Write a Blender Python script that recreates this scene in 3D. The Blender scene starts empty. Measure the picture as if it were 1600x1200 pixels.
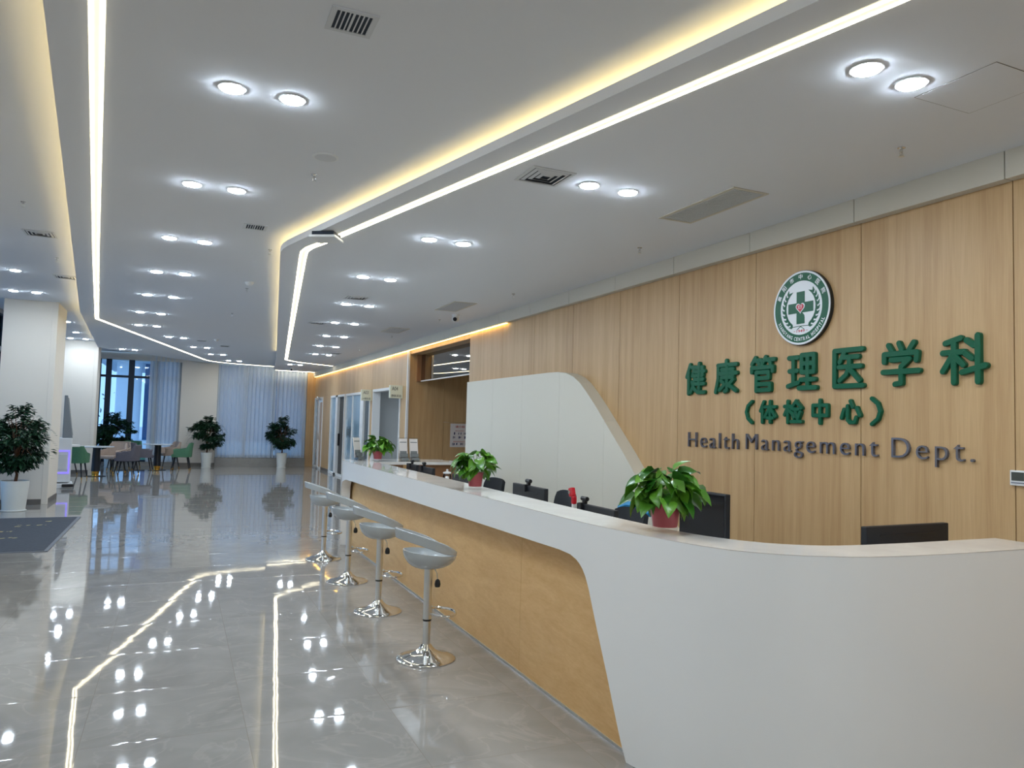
import bpy, bmesh, math, random
from mathutils import Vector, Matrix
from math import sin, cos, pi, radians

# ------------------------------------------------------------------ camera, world, exposure
sc = bpy.context.scene
COL = sc.collection
EYE = 1.58
YAW, PITCH, ROLL, FPX = 0.41886, 0.0549, 0.0273, 1165.0
fwd = Vector((sin(YAW)*cos(PITCH), cos(YAW)*cos(PITCH), sin(PITCH)))
r0 = Vector((cos(YAW), -sin(YAW), 0))
u0 = r0.cross(fwd)
rt = cos(ROLL)*r0 + sin(ROLL)*u0
up = -sin(ROLL)*r0 + cos(ROLL)*u0
cam = bpy.data.objects.new('camera', bpy.data.cameras.new('camera'))
COL.objects.link(cam)
cam.matrix_world = Matrix(((rt.x, up.x, -fwd.x, 0), (rt.y, up.y, -fwd.y, 0), (rt.z, up.z, -fwd.z, EYE), (0, 0, 0, 1)))
cam.data.sensor_width = 36
cam.data.lens = 36*FPX/1600
cam.data.clip_start = 0.05
sc.camera = cam

w = bpy.data.worlds.new('overcast_sky')
sc.world = w
w.use_nodes = True
bg = w.node_tree.nodes['Background']
bg.inputs[0].default_value = (0.28, 0.52, 0.86, 1)
bg.inputs[1].default_value = 0.72

sc.view_settings.view_transform = 'Standard'
sc.view_settings.look = 'None'
sc.view_settings.gamma = 1
sc.view_settings.exposure = 1.45
LAMP = 78.0        # radiance of a downlight's diffuser
LED = 3.4          # radiance of the LED channels

random.seed(7)

# ------------------------------------------------------------------ materials
def lin(c):
    c = c/255
    return c/12.92 if c <= 0.04045 else ((c+0.055)/1.055)**2.4
def rgb(r, g, b): return (lin(r), lin(g), lin(b), 1)

def mat(name, c, rough=0.5, metal=0.0, emit=None, strength=0, spec=None, coat=0, noise=0, nscale=8):
    m = bpy.data.materials.new(name)
    m.use_nodes = True
    nt = m.node_tree
    b = nt.nodes['Principled BSDF']
    b.inputs['Base Color'].default_value = c
    b.inputs['Roughness'].default_value = rough
    b.inputs['Metallic'].default_value = metal
    if spec is not None: b.inputs['Specular IOR Level'].default_value = spec
    if coat: b.inputs['Coat Weight'].default_value = coat; b.inputs['Coat Roughness'].default_value = 0.05
    if emit:
        b.inputs['Emission Color'].default_value = emit
        b.inputs['Emission Strength'].default_value = strength
    if noise:
        tc = nt.nodes.new('ShaderNodeTexCoord'); n = nt.nodes.new('ShaderNodeTexNoise')
        n.inputs['Scale'].default_value = nscale; n.inputs['Detail'].default_value = 4
        nt.links.new(tc.outputs['Object'], n.inputs['Vector'])
        rp = nt.nodes.new('ShaderNodeValToRGB')
        rp.color_ramp.elements[0].color = tuple(max(0, v*(1-noise)) for v in c[:3])+(1,)
        rp.color_ramp.elements[1].color = tuple(min(1, v*(1+noise)) for v in c[:3])+(1,)
        rp.color_ramp.elements[0].position = 0.3; rp.color_ramp.elements[1].position = 0.7
        nt.links.new(n.outputs['Fac'], rp.inputs['Fac'])
        nt.links.new(rp.outputs['Color'], b.inputs['Base Color'])
    return m

def wood(name, dark, light, scale, rough=0.45, strip=0.0, dist=0.4, fine=(140, 140, 4), coat=0.0):
    m = bpy.data.materials.new(name); m.use_nodes = True
    nt = m.node_tree; N = nt.nodes.new; L = nt.links.new
    b = nt.nodes['Principled BSDF']; b.inputs['Roughness'].default_value = rough
    if coat: b.inputs['Coat Weight'].default_value = coat; b.inputs['Coat Roughness'].default_value = 0.2
    tc = N('ShaderNodeTexCoord')
    mp = N('ShaderNodeMapping'); mp.inputs['Scale'].default_value = scale
    L(tc.outputs['Object'], mp.inputs['Vector'])
    n1 = N('ShaderNodeTexNoise'); n1.inputs['Scale'].default_value = 1; n1.inputs['Detail'].default_value = 6
    n1.inputs['Distortion'].default_value = dist; L(mp.outputs['Vector'], n1.inputs['Vector'])
    mp2 = N('ShaderNodeMapping'); mp2.inputs['Scale'].default_value = fine
    L(tc.outputs['Object'], mp2.inputs['Vector'])
    n2 = N('ShaderNodeTexNoise'); n2.inputs['Scale'].default_value = 1; n2.inputs['Detail'].default_value = 3
    L(mp2.outputs['Vector'], n2.inputs['Vector'])
    ad = N('ShaderNodeMath'); ad.operation = 'MULTIPLY_ADD'; ad.inputs[1].default_value = 0.45
    L(n2.outputs['Fac'], ad.inputs[0])
    m1 = N('ShaderNodeMath'); m1.operation = 'MULTIPLY_ADD'; m1.inputs[1].default_value = 0.75; m1.inputs[2].default_value = -0.1
    L(n1.outputs['Fac'], m1.inputs[0]); L(m1.outputs[0], ad.inputs[2])
    last = ad
    if strip:
        sx = N('ShaderNodeSeparateXYZ'); L(tc.outputs['Object'], sx.inputs[0])
        dv = N('ShaderNodeMath'); dv.operation = 'DIVIDE'; dv.inputs[1].default_value = strip; L(sx.outputs['Y'], dv.inputs[0])
        fl = N('ShaderNodeMath'); fl.operation = 'FLOOR'; L(dv.outputs[0], fl.inputs[0])
        wn = N('ShaderNodeTexWhiteNoise'); wn.noise_dimensions = '1D'; L(fl.outputs[0], wn.inputs['W'])
        a2 = N('ShaderNodeMath'); a2.operation = 'MULTIPLY_ADD'; a2.inputs[1].default_value = 0.16
        L(wn.outputs['Value'], a2.inputs[0]); L(ad.outputs[0], a2.inputs[2])
        a3 = N('ShaderNodeMath'); a3.operation = 'SUBTRACT'; a3.inputs[1].default_value = 0.08; L(a2.outputs[0], a3.inputs[0]); last = a3
    rp = N('ShaderNodeValToRGB')
    rp.color_ramp.elements[0].color = dark; rp.color_ramp.elements[0].position = 0.25
    rp.color_ramp.elements[1].color = light; rp.color_ramp.elements[1].position = 0.75
    L(last.outputs[0], rp.inputs['Fac']); L(rp.outputs['Color'], b.inputs['Base Color'])
    return m

def glassy(name, tint, refl_rough=0.02, trans=0.9):
    """thin pane: mostly see-through with a fresnel reflection"""
    m = bpy.data.materials.new(name); m.use_nodes = True
    nt = m.node_tree; nt.nodes.clear(); N = nt.nodes.new; L = nt.links.new
    o = N('ShaderNodeOutputMaterial'); t = N('ShaderNodeBsdfTransparent'); t.inputs[0].default_value = tint
    g = N('ShaderNodeBsdfGlossy'); g.inputs['Roughness'].default_value = refl_rough
    f = N('ShaderNodeFresnel'); f.inputs[0].default_value = 1.45
    x = N('ShaderNodeMixShader'); L(f.outputs[0], x.inputs[0]); L(t.outputs[0], x.inputs[1]); L(g.outputs[0], x.inputs[2])
    L(x.outputs[0], o.inputs[0])
    return m

def sheer(name, c, see=0.14, trans=0.42):
    m = bpy.data.materials.new(name); m.use_nodes = True
    nt = m.node_tree; nt.nodes.clear(); N = nt.nodes.new; L = nt.links.new
    o = N('ShaderNodeOutputMaterial'); d = N('ShaderNodeBsdfDiffuse'); d.inputs[0].default_value = c
    tl = N('ShaderNodeBsdfTranslucent'); tl.inputs[0].default_value = c
    a = N('ShaderNodeMixShader'); a.inputs[0].default_value = trans; L(d.outputs[0], a.inputs[1]); L(tl.outputs[0], a.inputs[2])
    t = N('ShaderNodeBsdfTransparent')
    b = N('ShaderNodeMixShader'); b.inputs[0].default_value = see; L(a.outputs[0], b.inputs[1]); L(t.outputs[0], b.inputs[2])
    L(b.outputs[0], o.inputs[0])
    return m

def floor_mat():
    m = bpy.data.materials.new('polished_marble_tile'); m.use_nodes = True
    nt = m.node_tree; N = nt.nodes.new; L = nt.links.new
    b = nt.nodes['Principled BSDF']
    b.inputs['Roughness'].default_value = 0.035
    b.inputs['IOR'].default_value = 1.62
    tc = N('ShaderNodeTexCoord')
    def M(op, a, bb=None, c=None):
        n = N('ShaderNodeMath'); n.operation = op
        for i, v in enumerate((a, bb, c)):
            if v is None: continue
            if isinstance(v, (int, float)): n.inputs[i].default_value = v
            else: L(v, n.inputs[i])
        return n.outputs[0]
    sx = N('ShaderNodeSeparateXYZ'); L(tc.outputs['Object'], sx.inputs[0])
    tx = M('DIVIDE', M('ADD', sx.outputs['X'], 30.36), 0.75)
    ty = M('DIVIDE', M('ADD', sx.outputs['Y'], 30.40), 0.75)
    ix, iy = M('FLOOR', tx), M('FLOOR', ty)
    fx, fy = M('FRACT', tx), M('FRACT', ty)
    ex = M('MINIMUM', fx, M('SUBTRACT', 1, fx)); ey = M('MINIMUM', fy, M('SUBTRACT', 1, fy))
    gr = M('LESS_THAN', M('MINIMUM', ex, ey), 0.0022)
    cb = N('ShaderNodeCombineXYZ'); L(ix, cb.inputs[0]); L(iy, cb.inputs[1])
    wn = N('ShaderNodeTexWhiteNoise'); wn.noise_dimensions = '3D'; L(cb.outputs[0], wn.inputs['Vector'])
    # marble: shift the pattern from tile to tile
    off = N('ShaderNodeVectorMath'); off.operation = 'MULTIPLY_ADD'
    L(wn.outputs['Color'], off.inputs[0]); off.inputs[1].default_value = (9, 9, 9); L(tc.outputs['Object'], off.inputs[2])
    n1 = N('ShaderNodeTexNoise'); n1.inputs['Scale'].default_value = 2.3; n1.inputs['Detail'].default_value = 7
    n1.inputs['Distortion'].default_value = 1.2; L(off.outputs[0], n1.inputs['Vector'])
    rp = N('ShaderNodeValToRGB'); e = rp.color_ramp.elements
    e[0].color = rgb(141, 138, 134); e[0].position = 0.3
    e[1].color = rgb(156, 153, 149); e[1].position = 0.7
    L(n1.outputs['Fac'], rp.inputs['Fac'])
    n2 = N('ShaderNodeTexNoise'); n2.inputs['Scale'].default_value = 1.6; n2.inputs['Detail'].default_value = 5
    n2.inputs['Distortion'].default_value = 2.0; L(off.outputs[0], n2.inputs['Vector'])
    vein = M('SUBTRACT', 1, M('MULTIPLY', M('ABSOLUTE', M('SUBTRACT', n2.outputs['Fac'], 0.5)), 45))
    vein = M('MULTIPLY', M('MAXIMUM', vein, 0), 0.22)
    mx = N('ShaderNodeMixRGB'); L(vein, mx.inputs[0]); L(rp.outputs['Color'], mx.inputs[1]); mx.inputs[2].default_value = rgb(184, 178, 170)
    mg = N('ShaderNodeMixRGB'); L(gr, mg.inputs[0]); L(mx.outputs[0], mg.inputs[1]); mg.inputs[2].default_value = rgb(140, 132, 124)
    L(mg.outputs[0], b.inputs['Base Color'])
    # each tile lies a hair off level, and the polish is slightly wavy
    tl = N('ShaderNodeVectorMath'); tl.operation = 'SUBTRACT'; L(wn.outputs['Color'], tl.inputs[0]); tl.inputs[1].default_value = (0.5, 0.5, 0.5)
    sc_ = N('ShaderNodeVectorMath'); sc_.operation = 'MULTIPLY_ADD'; L(tl.outputs[0], sc_.inputs[0]); sc_.inputs[1].default_value = (0.0022, 0.0022, 0); sc_.inputs[2].default_value = (0, 0, 1)
    # pillowed face and eased edges of a tile
    def tilt(f, e, k=0.045):
        c = M('SUBTRACT', f, 0.5)
        edge = M('MULTIPLY', M('MAXIMUM', M('SUBTRACT', 1, M('DIVIDE', e, 0.02)), 0), k)
        return M('ADD', M('MULTIPLY', c, 0.0022), M('MULTIPLY', M('SIGN', c), edge))
    pil = N('ShaderNodeCombineXYZ'); L(tilt(fx, ex, 0.0), pil.inputs[0]); L(tilt(fy, ey), pil.inputs[1])
    sm = N('ShaderNodeVectorMath'); sm.operation = 'ADD'; L(sc_.outputs[0], sm.inputs[0]); L(pil.outputs[0], sm.inputs[1]); sc_ = sm
    nn = N('ShaderNodeVectorMath'); nn.operation = 'NORMALIZE'; L(sc_.outputs[0], nn.inputs[0])
    nw = N('ShaderNodeTexNoise'); nw.inputs['Scale'].default_value = 4.5; nw.inputs['Detail'].default_value = 2
    L(tc.outputs['Object'], nw.inputs['Vector'])
    bp = N('ShaderNodeBump'); bp.inputs['Strength'].default_value = 1.0; bp.inputs['Distance'].default_value = 0.00045
    L(nw.outputs['Fac'], bp.inputs['Height']); L(nn.outputs[0], bp.inputs['Normal'])
    L(bp.outputs[0], b.inputs['Normal'])
    return m

M_floor = floor_mat()
M_ceil = mat('matt_white_ceiling_paint', rgb(226, 229, 234), 0.9, spec=0.2)
M_white = mat('warm_white_wall_paint', rgb(226, 219, 208), 0.8, spec=0.25)
M_grey = mat('grey_room_paint', rgb(205, 208, 208), 0.8)
M_wall = wood('oak_veneer_wall_panel', rgb(181, 144, 99), rgb(209, 175, 129), (16, 16, 0.7), 0.42, strip=0.19)
M_wallgap = mat('dark_panel_joint', rgb(70, 52, 34), 0.8)
M_front = wood('oak_veneer_counter_front', rgb(216, 170, 110), rgb(234, 194, 136), (2.2, 2.2, 9), 0.4, dist=1.8, fine=(20, 20, 90))
M_door = wood('oak_veneer_door', rgb(170, 140, 115), rgb(205, 172, 140), (16, 16, 0.7), 0.4)
M_solid = mat('white_solid_surface', rgb(247, 248, 248), 0.22, coat=0.15)
M_top = mat('white_polished_countertop', rgb(226, 222, 216), 0.07, noise=0.06, nscale=5)
M_panel = mat('cream_lacquer_panel', rgb(222, 217, 202), 0.45)
M_sof = mat('cream_soffit_board', rgb(206, 200, 186), 0.6)
M_trim = mat('white_aluminium_trim', rgb(232, 232, 230), 0.35)
M_skirt = mat('grey_metal_skirting', rgb(120, 116, 112), 0.35, 0.4)
M_navy = mat('dark_blue_window_frame', rgb(24, 44, 62), 0.45)
M_glass = glassy('clear_window_glass', (0.92, 0.96, 1.0, 1))
M_frost = mat('frosted_blue_glass', rgb(150, 178, 194), 0.12, coat=0.6, noise=0.12, nscale=2)
M_darkglass = mat('clerestory_reflective_glass', rgb(150, 146, 140), 0.02, 1.0)
M_sheer = sheer('white_sheer_curtain', rgb(232, 238, 244))
M_lamp = mat('downlight_diffuser', (1, 1, 1, 1), 0.5, emit=(0.80, 0.93, 1.06, 1), strength=LAMP)
M_led = mat('warm_led_diffuser', (1, 1, 1, 1), 0.5, emit=(1.0, 0.84, 0.50, 1), strength=LED*0.10)
M_led2 = mat('pale_led_line', (1, 1, 1, 1), 0.5, emit=(1.0, 0.90, 0.64, 1), strength=LED*1.3)
M_cove = mat('cove_led_tape', (1, 1, 1, 1), 0.5, emit=(1.0, 0.74, 0.32, 1), strength=3.8)
M_amber = mat('amber_led_tape', (1, 1, 1, 1), 0.5, emit=(1.0, 0.62, 0.15, 1), strength=2.6)
M_metalw = mat('white_powder_coat', rgb(225, 227, 228), 0.4)
M_vent = mat('grey_vent_metal', rgb(206, 209, 212), 0.45)
M_ventdark = mat('vent_shadow_duct', rgb(38, 46, 58), 0.8)
M_chrome = mat('chrome', rgb(225, 225, 225), 0.06, 1.0)
M_steel = mat('brushed_chrome', rgb(222, 224, 225), 0.28, 1.0)
M_seat = mat('silver_grey_plastic', rgb(178, 184, 187), 0.25, 0.1, coat=0.4)
M_black = mat('black_plastic', rgb(22, 24, 28), 0.4)
M_blackm = mat('monitor_black_plastic', rgb(26, 29, 35), 0.45)
M_screen = mat('dark_screen', rgb(10, 12, 18), 0.12)
M_mesh = mat('black_mesh_fabric', rgb(20, 24, 30), 0.85)
M_bluefab = mat('blue_chair_plastic', rgb(20, 130, 185), 0.5)
M_red = mat('red_plastic_pot', rgb(185, 40, 62), 0.4)
M_redp = mat('red_webcam_plastic', rgb(190, 24, 40), 0.35)
M_sleeve = sheer('cloudy_plastic_sleeve', rgb(235, 222, 224), 0.84, 0.3)
M_soil = mat('potting_soil', rgb(58, 42, 30), 0.95, noise=0.3, nscale=40)
M_potw = mat('white_ceramic_pot', rgb(222, 226, 224), 0.35)
M_bark = mat('brown_bark', rgb(104, 72, 50), 0.9, noise=0.3, nscale=30)
M_green = mat('sign_green_acrylic', rgb(12, 92, 64), 0.32, spec=0.3)
M_signgrey = mat('sign_grey_acrylic', rgb(112, 112, 122), 0.2, 0.3)
M_signw = mat('sign_white_acrylic', rgb(232, 236, 240), 0.3)
M_signr = mat('sign_red_acrylic', rgb(196, 42, 62), 0.3)
M_signb = mat('sign_dark_edge', rgb(28, 34, 34), 0.4)
M_plate = mat('cream_sign_plate', rgb(224, 226, 206), 0.4)
M_ink = mat('dark_sign_ink', rgb(60, 66, 60), 0.5)
M_inkred = mat('red_print', rgb(190, 70, 60), 0.6)
M_inkblue = mat('navy_print', rgb(44, 44, 92), 0.6)
M_paper = mat('poster_paper', rgb(224, 216, 212), 0.6)
M_print = mat('grey_print', rgb(120, 124, 124), 0.6)
M_acryl = glassy('clear_acrylic', (0.88, 0.90, 0.92, 1), 0.05)
M_fgreen = mat('green_upholstery', rgb(70, 116, 88), 0.8, noise=0.08, nscale=30)
M_fbeige = mat('beige_upholstery', rgb(168, 150, 138), 0.8, noise=0.08, nscale=30)
M_fgrey = mat('grey_upholstery', rgb(92, 90, 100), 0.8, noise=0.08, nscale=30)
M_leg = mat('black_metal_leg', rgb(24, 28, 36), 0.4)
M_gold = mat('gold_metal', rgb(212, 160, 70), 0.22, 1.0)
M_marble = mat('white_marble_tabletop', rgb(214, 220, 224), 0.15, noise=0.05)
M_mat = mat('charcoal_mat', rgb(56, 62, 72), 0.9, noise=0.15, nscale=25)
M_matedge = mat('rubber_mat_edge', rgb(104, 108, 116), 0.7)
M_worn = mat('worn_yellow_print', rgb(214, 196, 130), 0.8)
M_stone = mat('pale_stone_cladding', rgb(214, 220, 226), 0.7)
M_facade = mat('blue_facade_glass', rgb(60, 100, 140), 0.1)
M_pave = mat('pale_paving', rgb(190, 196, 200), 0.8)
M_lawn = mat('lawn_green', rgb(70, 110, 84), 0.9)
M_violet = mat('violet_light_panel', rgb(120, 110, 220), 0.5, emit=(0.26, 0.20, 1.0, 1), strength=0.35)
M_brass = mat('brown_counter_veneer', rgb(150, 104, 66), 0.5)
M_sill = mat('grey_marble_sill', rgb(150, 148, 144), 0.25, noise=0.06)

def leaf_mat(name, a, b, rough=0.35):
    m = mat(name, a, rough, noise=0.0)
    nt = m.node_tree; N = nt.nodes.new; L = nt.links.new
    g = N('ShaderNodeNewGeometry'); rp = N('ShaderNodeValToRGB')
    rp.color_ramp.elements[0].color = a; rp.color_ramp.elements[1].color = b
    L(g.outputs['Random Per Island'], rp.inputs['Fac']); L(rp.outputs['Color'], nt.nodes['Principled BSDF'].inputs['Base Color'])
    return m
M_pothos = leaf_mat('pothos_leaf', rgb(34, 92, 24), rgb(104, 160, 44), 0.3)
M_ficus = leaf_mat('ficus_leaf', rgb(14, 40, 30), rgb(36, 78, 48), 0.4)

# ------------------------------------------------------------------ mesh helpers
def new(): return bmesh.new()

def obj(name, bm, m, parent=None, loc=None, rot=None, smooth=False, fix=True):
    if fix and bm.faces: bmesh.ops.recalc_face_normals(bm, faces=bm.faces)
    me = bpy.data.meshes.new(name)
    if smooth:
        for e in bm.edges:
            if len(e.link_faces) != 2 or e.calc_face_angle(0) > 0.75: e.smooth = False
    bm.to_mesh(me); bm.free()
    for x in (m if isinstance(m, (list, tuple)) else [m]): me.materials.append(x)
    if smooth:
        for p in me.polygons: p.use_smooth = True
    o = bpy.data.objects.new(name, me); COL.objects.link(o)
    if parent: o.parent = parent
    if loc: o.location = loc
    if rot: o.rotation_euler = rot
    return o

def tag(o, label=None, cat=None, group=None, kind=None):
    if label: o['label'] = label
    if cat: o['category'] = cat
    if group: o['group'] = group
    if kind: o['kind'] = kind
    return o

def thing(name, label, cat, loc=(0, 0, 0), rz=0, group=None):
    o = bpy.data.objects.new(name, None); COL.objects.link(o)
    o.location = loc; o.rotation_euler = (0, 0, rz); o.empty_display_size = 0.1
    return tag(o, label, cat, group)

def struct(name, bm=None, m=None, parent=None, **k):
    if bm is None:
        o = bpy.data.objects.new(name, None); COL.objects.link(o)
    else: o = obj(name, bm, m, parent, **k)
    if not parent: o['kind'] = 'structure'
    return o

def dup(root, loc, rz, label, group=None):
    r = root.copy(); COL.objects.link(r); r.location = loc; r.rotation_euler = (0, 0, rz); r['label'] = label
    if group: r['group'] = group
    for ch in list(root.children):
        c = ch.copy(); COL.objects.link(c); c.parent = r
        for g in list(ch.children):
            d = g.copy(); COL.objects.link(d); d.parent = c
    return r

def box(bm, x0, x1, y0, y1, z0, z1, bev=0.0, seg=2, mi=0):
    vs = [bm.verts.new((x, y, z)) for x in (x0, x1) for y in (y0, y1) for z in (z0, z1)]
    F = [(0, 1, 3, 2), (4, 6, 7, 5), (0, 4, 5, 1), (2, 3, 7, 6), (0, 2, 6, 4), (1, 5, 7, 3)]
    fs = [bm.faces.new([vs[i] for i in f]) for f in F]
    for f in fs: f.material_index = mi
    if bev:
        es = list({e for f in fs for e in f.edges})
        bmesh.ops.bevel(bm, geom=es, offset=bev, segments=seg, affect='EDGES', profile=0.6)
    return bm

def lathe(bm, prof, seg=24, c=(0, 0, 0), caps=True, sx=1, sy=1, mi=0):
    rings = []
    for r, z in prof:
        rings.append([bm.verts.new((c[0]+r*sx*cos(2*pi*i/seg), c[1]+r*sy*sin(2*pi*i/seg), c[2]+z)) for i in range(seg)])
    for a, b in zip(rings, rings[1:]):
        for i in range(seg):
            f = bm.faces.new((a[i], a[(i+1) % seg], b[(i+1) % seg], b[i])); f.material_index = mi
    if caps:
        for r in (rings[0], rings[-1]):
            f = bm.faces.new(r); f.material_index = mi
    return bm

def tube(bm, pts, r, seg=10, closed=False, mi=0, taper=None):
    pts = [Vector(p) for p in pts]; n = len(pts); rings = []; ref = None
    for i, p in enumerate(pts):
        if closed: t = (pts[(i+1) % n]-pts[i-1]).normalized()
        else: t = (pts[min(i+1, n-1)]-pts[max(i-1, 0)]).normalized()
        if ref is None: ref = t.orthogonal().normalized()
        a = (ref-t*ref.dot(t)).normalized(); b = t.cross(a); ref = a
        rr = r if taper is None else r+(taper-r)*i/(n-1)
        rings.append([bm.verts.new(p+a*rr*cos(2*pi*k/seg)+b*rr*sin(2*pi*k/seg)) for k in range(seg)])
    prs = list(zip(rings, rings[1:])) + ([(rings[-1], rings[0])] if closed else [])
    for A, B in prs:
        for k in range(seg):
            f = bm.faces.new((A[k], A[(k+1) % seg], B[(k+1) % seg], B[k])); f.material_index = mi
    if not closed:
        for R in (rings[0], rings[-1]):
            f = bm.faces.new(R); f.material_index = mi
    return bm

def prism(bm, poly, z0, z1, mi=0):
    a = [bm.verts.new((x, y, z0)) for x, y in poly]; b = [bm.verts.new((x, y, z1)) for x, y in poly]
    n = len(poly)
    fs = [bm.faces.new(a[::-1]), bm.faces.new(b)]
    for i in range(n): fs.append(bm.faces.new((a[i], a[(i+1) % n], b[(i+1) % n], b[i])))
    for f in fs: f.material_index = mi
    return bm

def offset(poly, d):
    """offset an open polyline to its right by d"""
    out = []
    P = [Vector(p) for p in poly]
    for i, p in enumerate(P):
        ns = []
        for a, b in ((i-1, i), (i, i+1)):
            if a < 0 or b >= len(P): continue
            t = (P[b]-P[a]).normalized(); ns.append(Vector((t.y, -t.x)))
        n = sum(ns, Vector((0, 0))).normalized()
        k = 1/max(0.5, n.dot(ns[0]))
        out.append((p.x+n.x*d*k, p.y+n.y*d*k))
    return out

def strip(bm, A, B, z0, z1, mi=0):
    """solid band between two polylines of equal length"""
    for i in range(len(A)-1):
        prism(bm, [A[i], A[i+1], B[i+1], B[i]], z0, z1, mi)
    return bm

def vwall(bm, A, z0, z1, mi=0):
    for (x0, y0), (x1, y1) in zip(A, A[1:]):
        f = bm.faces.new([bm.verts.new(v) for v in ((x0, y0, z0), (x1, y1, z0), (x1, y1, z1), (x0, y0, z1))]); f.material_index = mi

def ngon(bm, pts, z, mi=0):
    f = bm.faces.new([bm.verts.new((x, y, z)) for x, y in pts]); f.material_index = mi
    return f

# ---- lettering
def text_mesh(body, depth=0.0, fat=0.0, space=1.0):
    cu = bpy.data.curves.new('lettering', 'FONT'); cu.body = body; cu.size = 1; cu.space_character = space
    cu.extrude = depth/2; cu.offset = fat; cu.resolution_u = 4
    ob = bpy.data.objects.new('lettering', cu); COL.objects.link(ob)
    me = bpy.data.meshes.new_from_object(ob.evaluated_get(bpy.context.evaluated_depsgraph_get()))
    bpy.data.objects.remove(ob); bpy.data.curves.remove(cu)
    return me

def add_text(bm, body, x0, x1, y0, y1, z0=0.0, depth=0.004, fat=0.0, mi=0, rot=0.0, pivot=None, space=1.0):
    """lettering whose outline fills the rectangle, in the local x,y plane, standing z0..z0+depth"""
    me = text_mesh(body, depth, fat, space)
    if not me.vertices: return bm
    xs = [v.co.x for v in me.vertices]; ys = [v.co.y for v in me.vertices]
    ax, bx_, ay, by_ = min(xs), max(xs), min(ys), max(ys)
    start = len(bm.verts); bm.verts.ensure_lookup_table()
    nf = len(bm.faces)
    bm.from_mesh(me); bm.verts.ensure_lookup_table(); bm.faces.ensure_lookup_table()
    cR, sR = cos(rot), sin(rot); cx, cy = pivot if pivot else ((x0+x1)/2, (y0+y1)/2)
    for v in bm.verts[start:]:
        x = x0+(v.co.x-ax)/max(1e-6, bx_-ax)*(x1-x0); y = y0+(v.co.y-ay)/max(1e-6, by_-ay)*(y1-y0)
        dx, dy = x-cx, y-cy
        v.co = Vector((cx+dx*cR-dy*sR, cy+dx*sR+dy*cR, z0+depth/2+v.co.z))
    for f in bm.faces[nf:]: f.material_index = mi
    bpy.data.meshes.remove(me)
    return bm

def facing_minus_x(x, y, z):   # local x -> -Y, y -> Z, z -> -X  (read while looking along +X)
    return Matrix(((0, 0, -1, x), (-1, 0, 0, y), (0, 1, 0, z), (0, 0, 0, 1)))
def facing_minus_y(x, y, z):   # local x -> X, y -> Z, z -> -Y
    return Matrix(((1, 0, 0, x), (0, 0, -1, y), (0, 1, 0, z), (0, 0, 0, 1)))

def stroke(bm, pts, r, depth, cham=0.004, mi=0):
    """a rounded brush stroke: one capsule per segment"""
    for i in range(len(pts)-1):
        a = Vector(pts[i]); b = Vector(pts[i+1]); t = (b-a)
        t = t.normalized() if t.length > 1e-6 else Vector((1, 0)); ang = math.atan2(t.y, t.x)
        def ring(rr, z):
            o = []
            for c, s in ((b, ang-pi/2), (a, ang+pi/2)):
                for k in range(7):
                    th = s+pi*k/6; o.append(bm.verts.new((c.x+rr*cos(th), c.y+rr*sin(th), z)))
            return o
        e = 0.00011*i
        R = [ring(r-e, 0), ring(r-e, depth-cham+e), ring(r-e-cham*0.8, depth+e)]
        n = len(R[0])
        for A, B in zip(R, R[1:]):
            for k in range(n): bm.faces.new((A[k], A[(k+1) % n], B[(k+1) % n], B[k])).material_index = mi
        bm.faces.new(R[-1]).material_index = mi

ORD = ['first', 'second', 'third', 'fourth', 'fifth', 'sixth', 'seventh', 'eighth', 'ninth', 'tenth', 'eleventh', 'twelfth']

# ------------------------------------------------------------------ the shell
YB, YF = -4.0, 25.9            # near and far end of the hall
XL, XR = -3.1, 4.2
ZR, ZC, ZL = 3.18, 3.30, 3.50  # right, middle and left ceiling

b = new(); ngon(b, [(XL-0.4, YB-0.2), (XR+3.2, YB-0.2), (XR+3.2, YF+0.4), (XL-0.4, YF+0.4)], 0)
struct('floor', b, M_floor, fix=False)

# ceiling: three levels with coves along the two lips
EDGE = [(3.50, YB), (2.09, 2.0), (1.651, 3.8), (0.905, 6.86), (0.848, 7.10), (0.826, 7.25), (0.822, 7.40), (0.835, 7.56), (2.188, 19.61), (2.84, YF)]
LEFT = [(0.102, YB), (-0.6, 3.58), (-0.806, 5.83), (-1.616, 14.54), (-1.99, 22.0), (0.1, 25.0), (0.9, YF)]
b = new()
ngon(b, EDGE+[(XR+0.2, YF), (XR+0.2, YB)], ZR)
EP = offset(EDGE, 0.17); EP[0] = (EP[0][0], YB); EP[-1] = (EP[-1][0], YF)
ngon(b, LEFT+EP[::-1], ZC)
vwall(b, EP, ZR, ZC)
strip(b, EDGE, offset(EDGE, 0.014), ZR-0.0005, ZR+0.058)
LP = offset(LEFT, 0.17); LP[0] = (LP[0][0], YB); LP[-1] = (LP[-1][0], YF)
ngon(b, [(XL-0.1, YB)]+LP+[(XL-0.1, YF)], ZL)
vwall(b, LP, ZC, ZL)
strip(b, LEFT, offset(LEFT, 0.014), ZC-0.0005, ZC+0.07)
struct('ceiling', b, M_ceil, fix=False)

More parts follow.
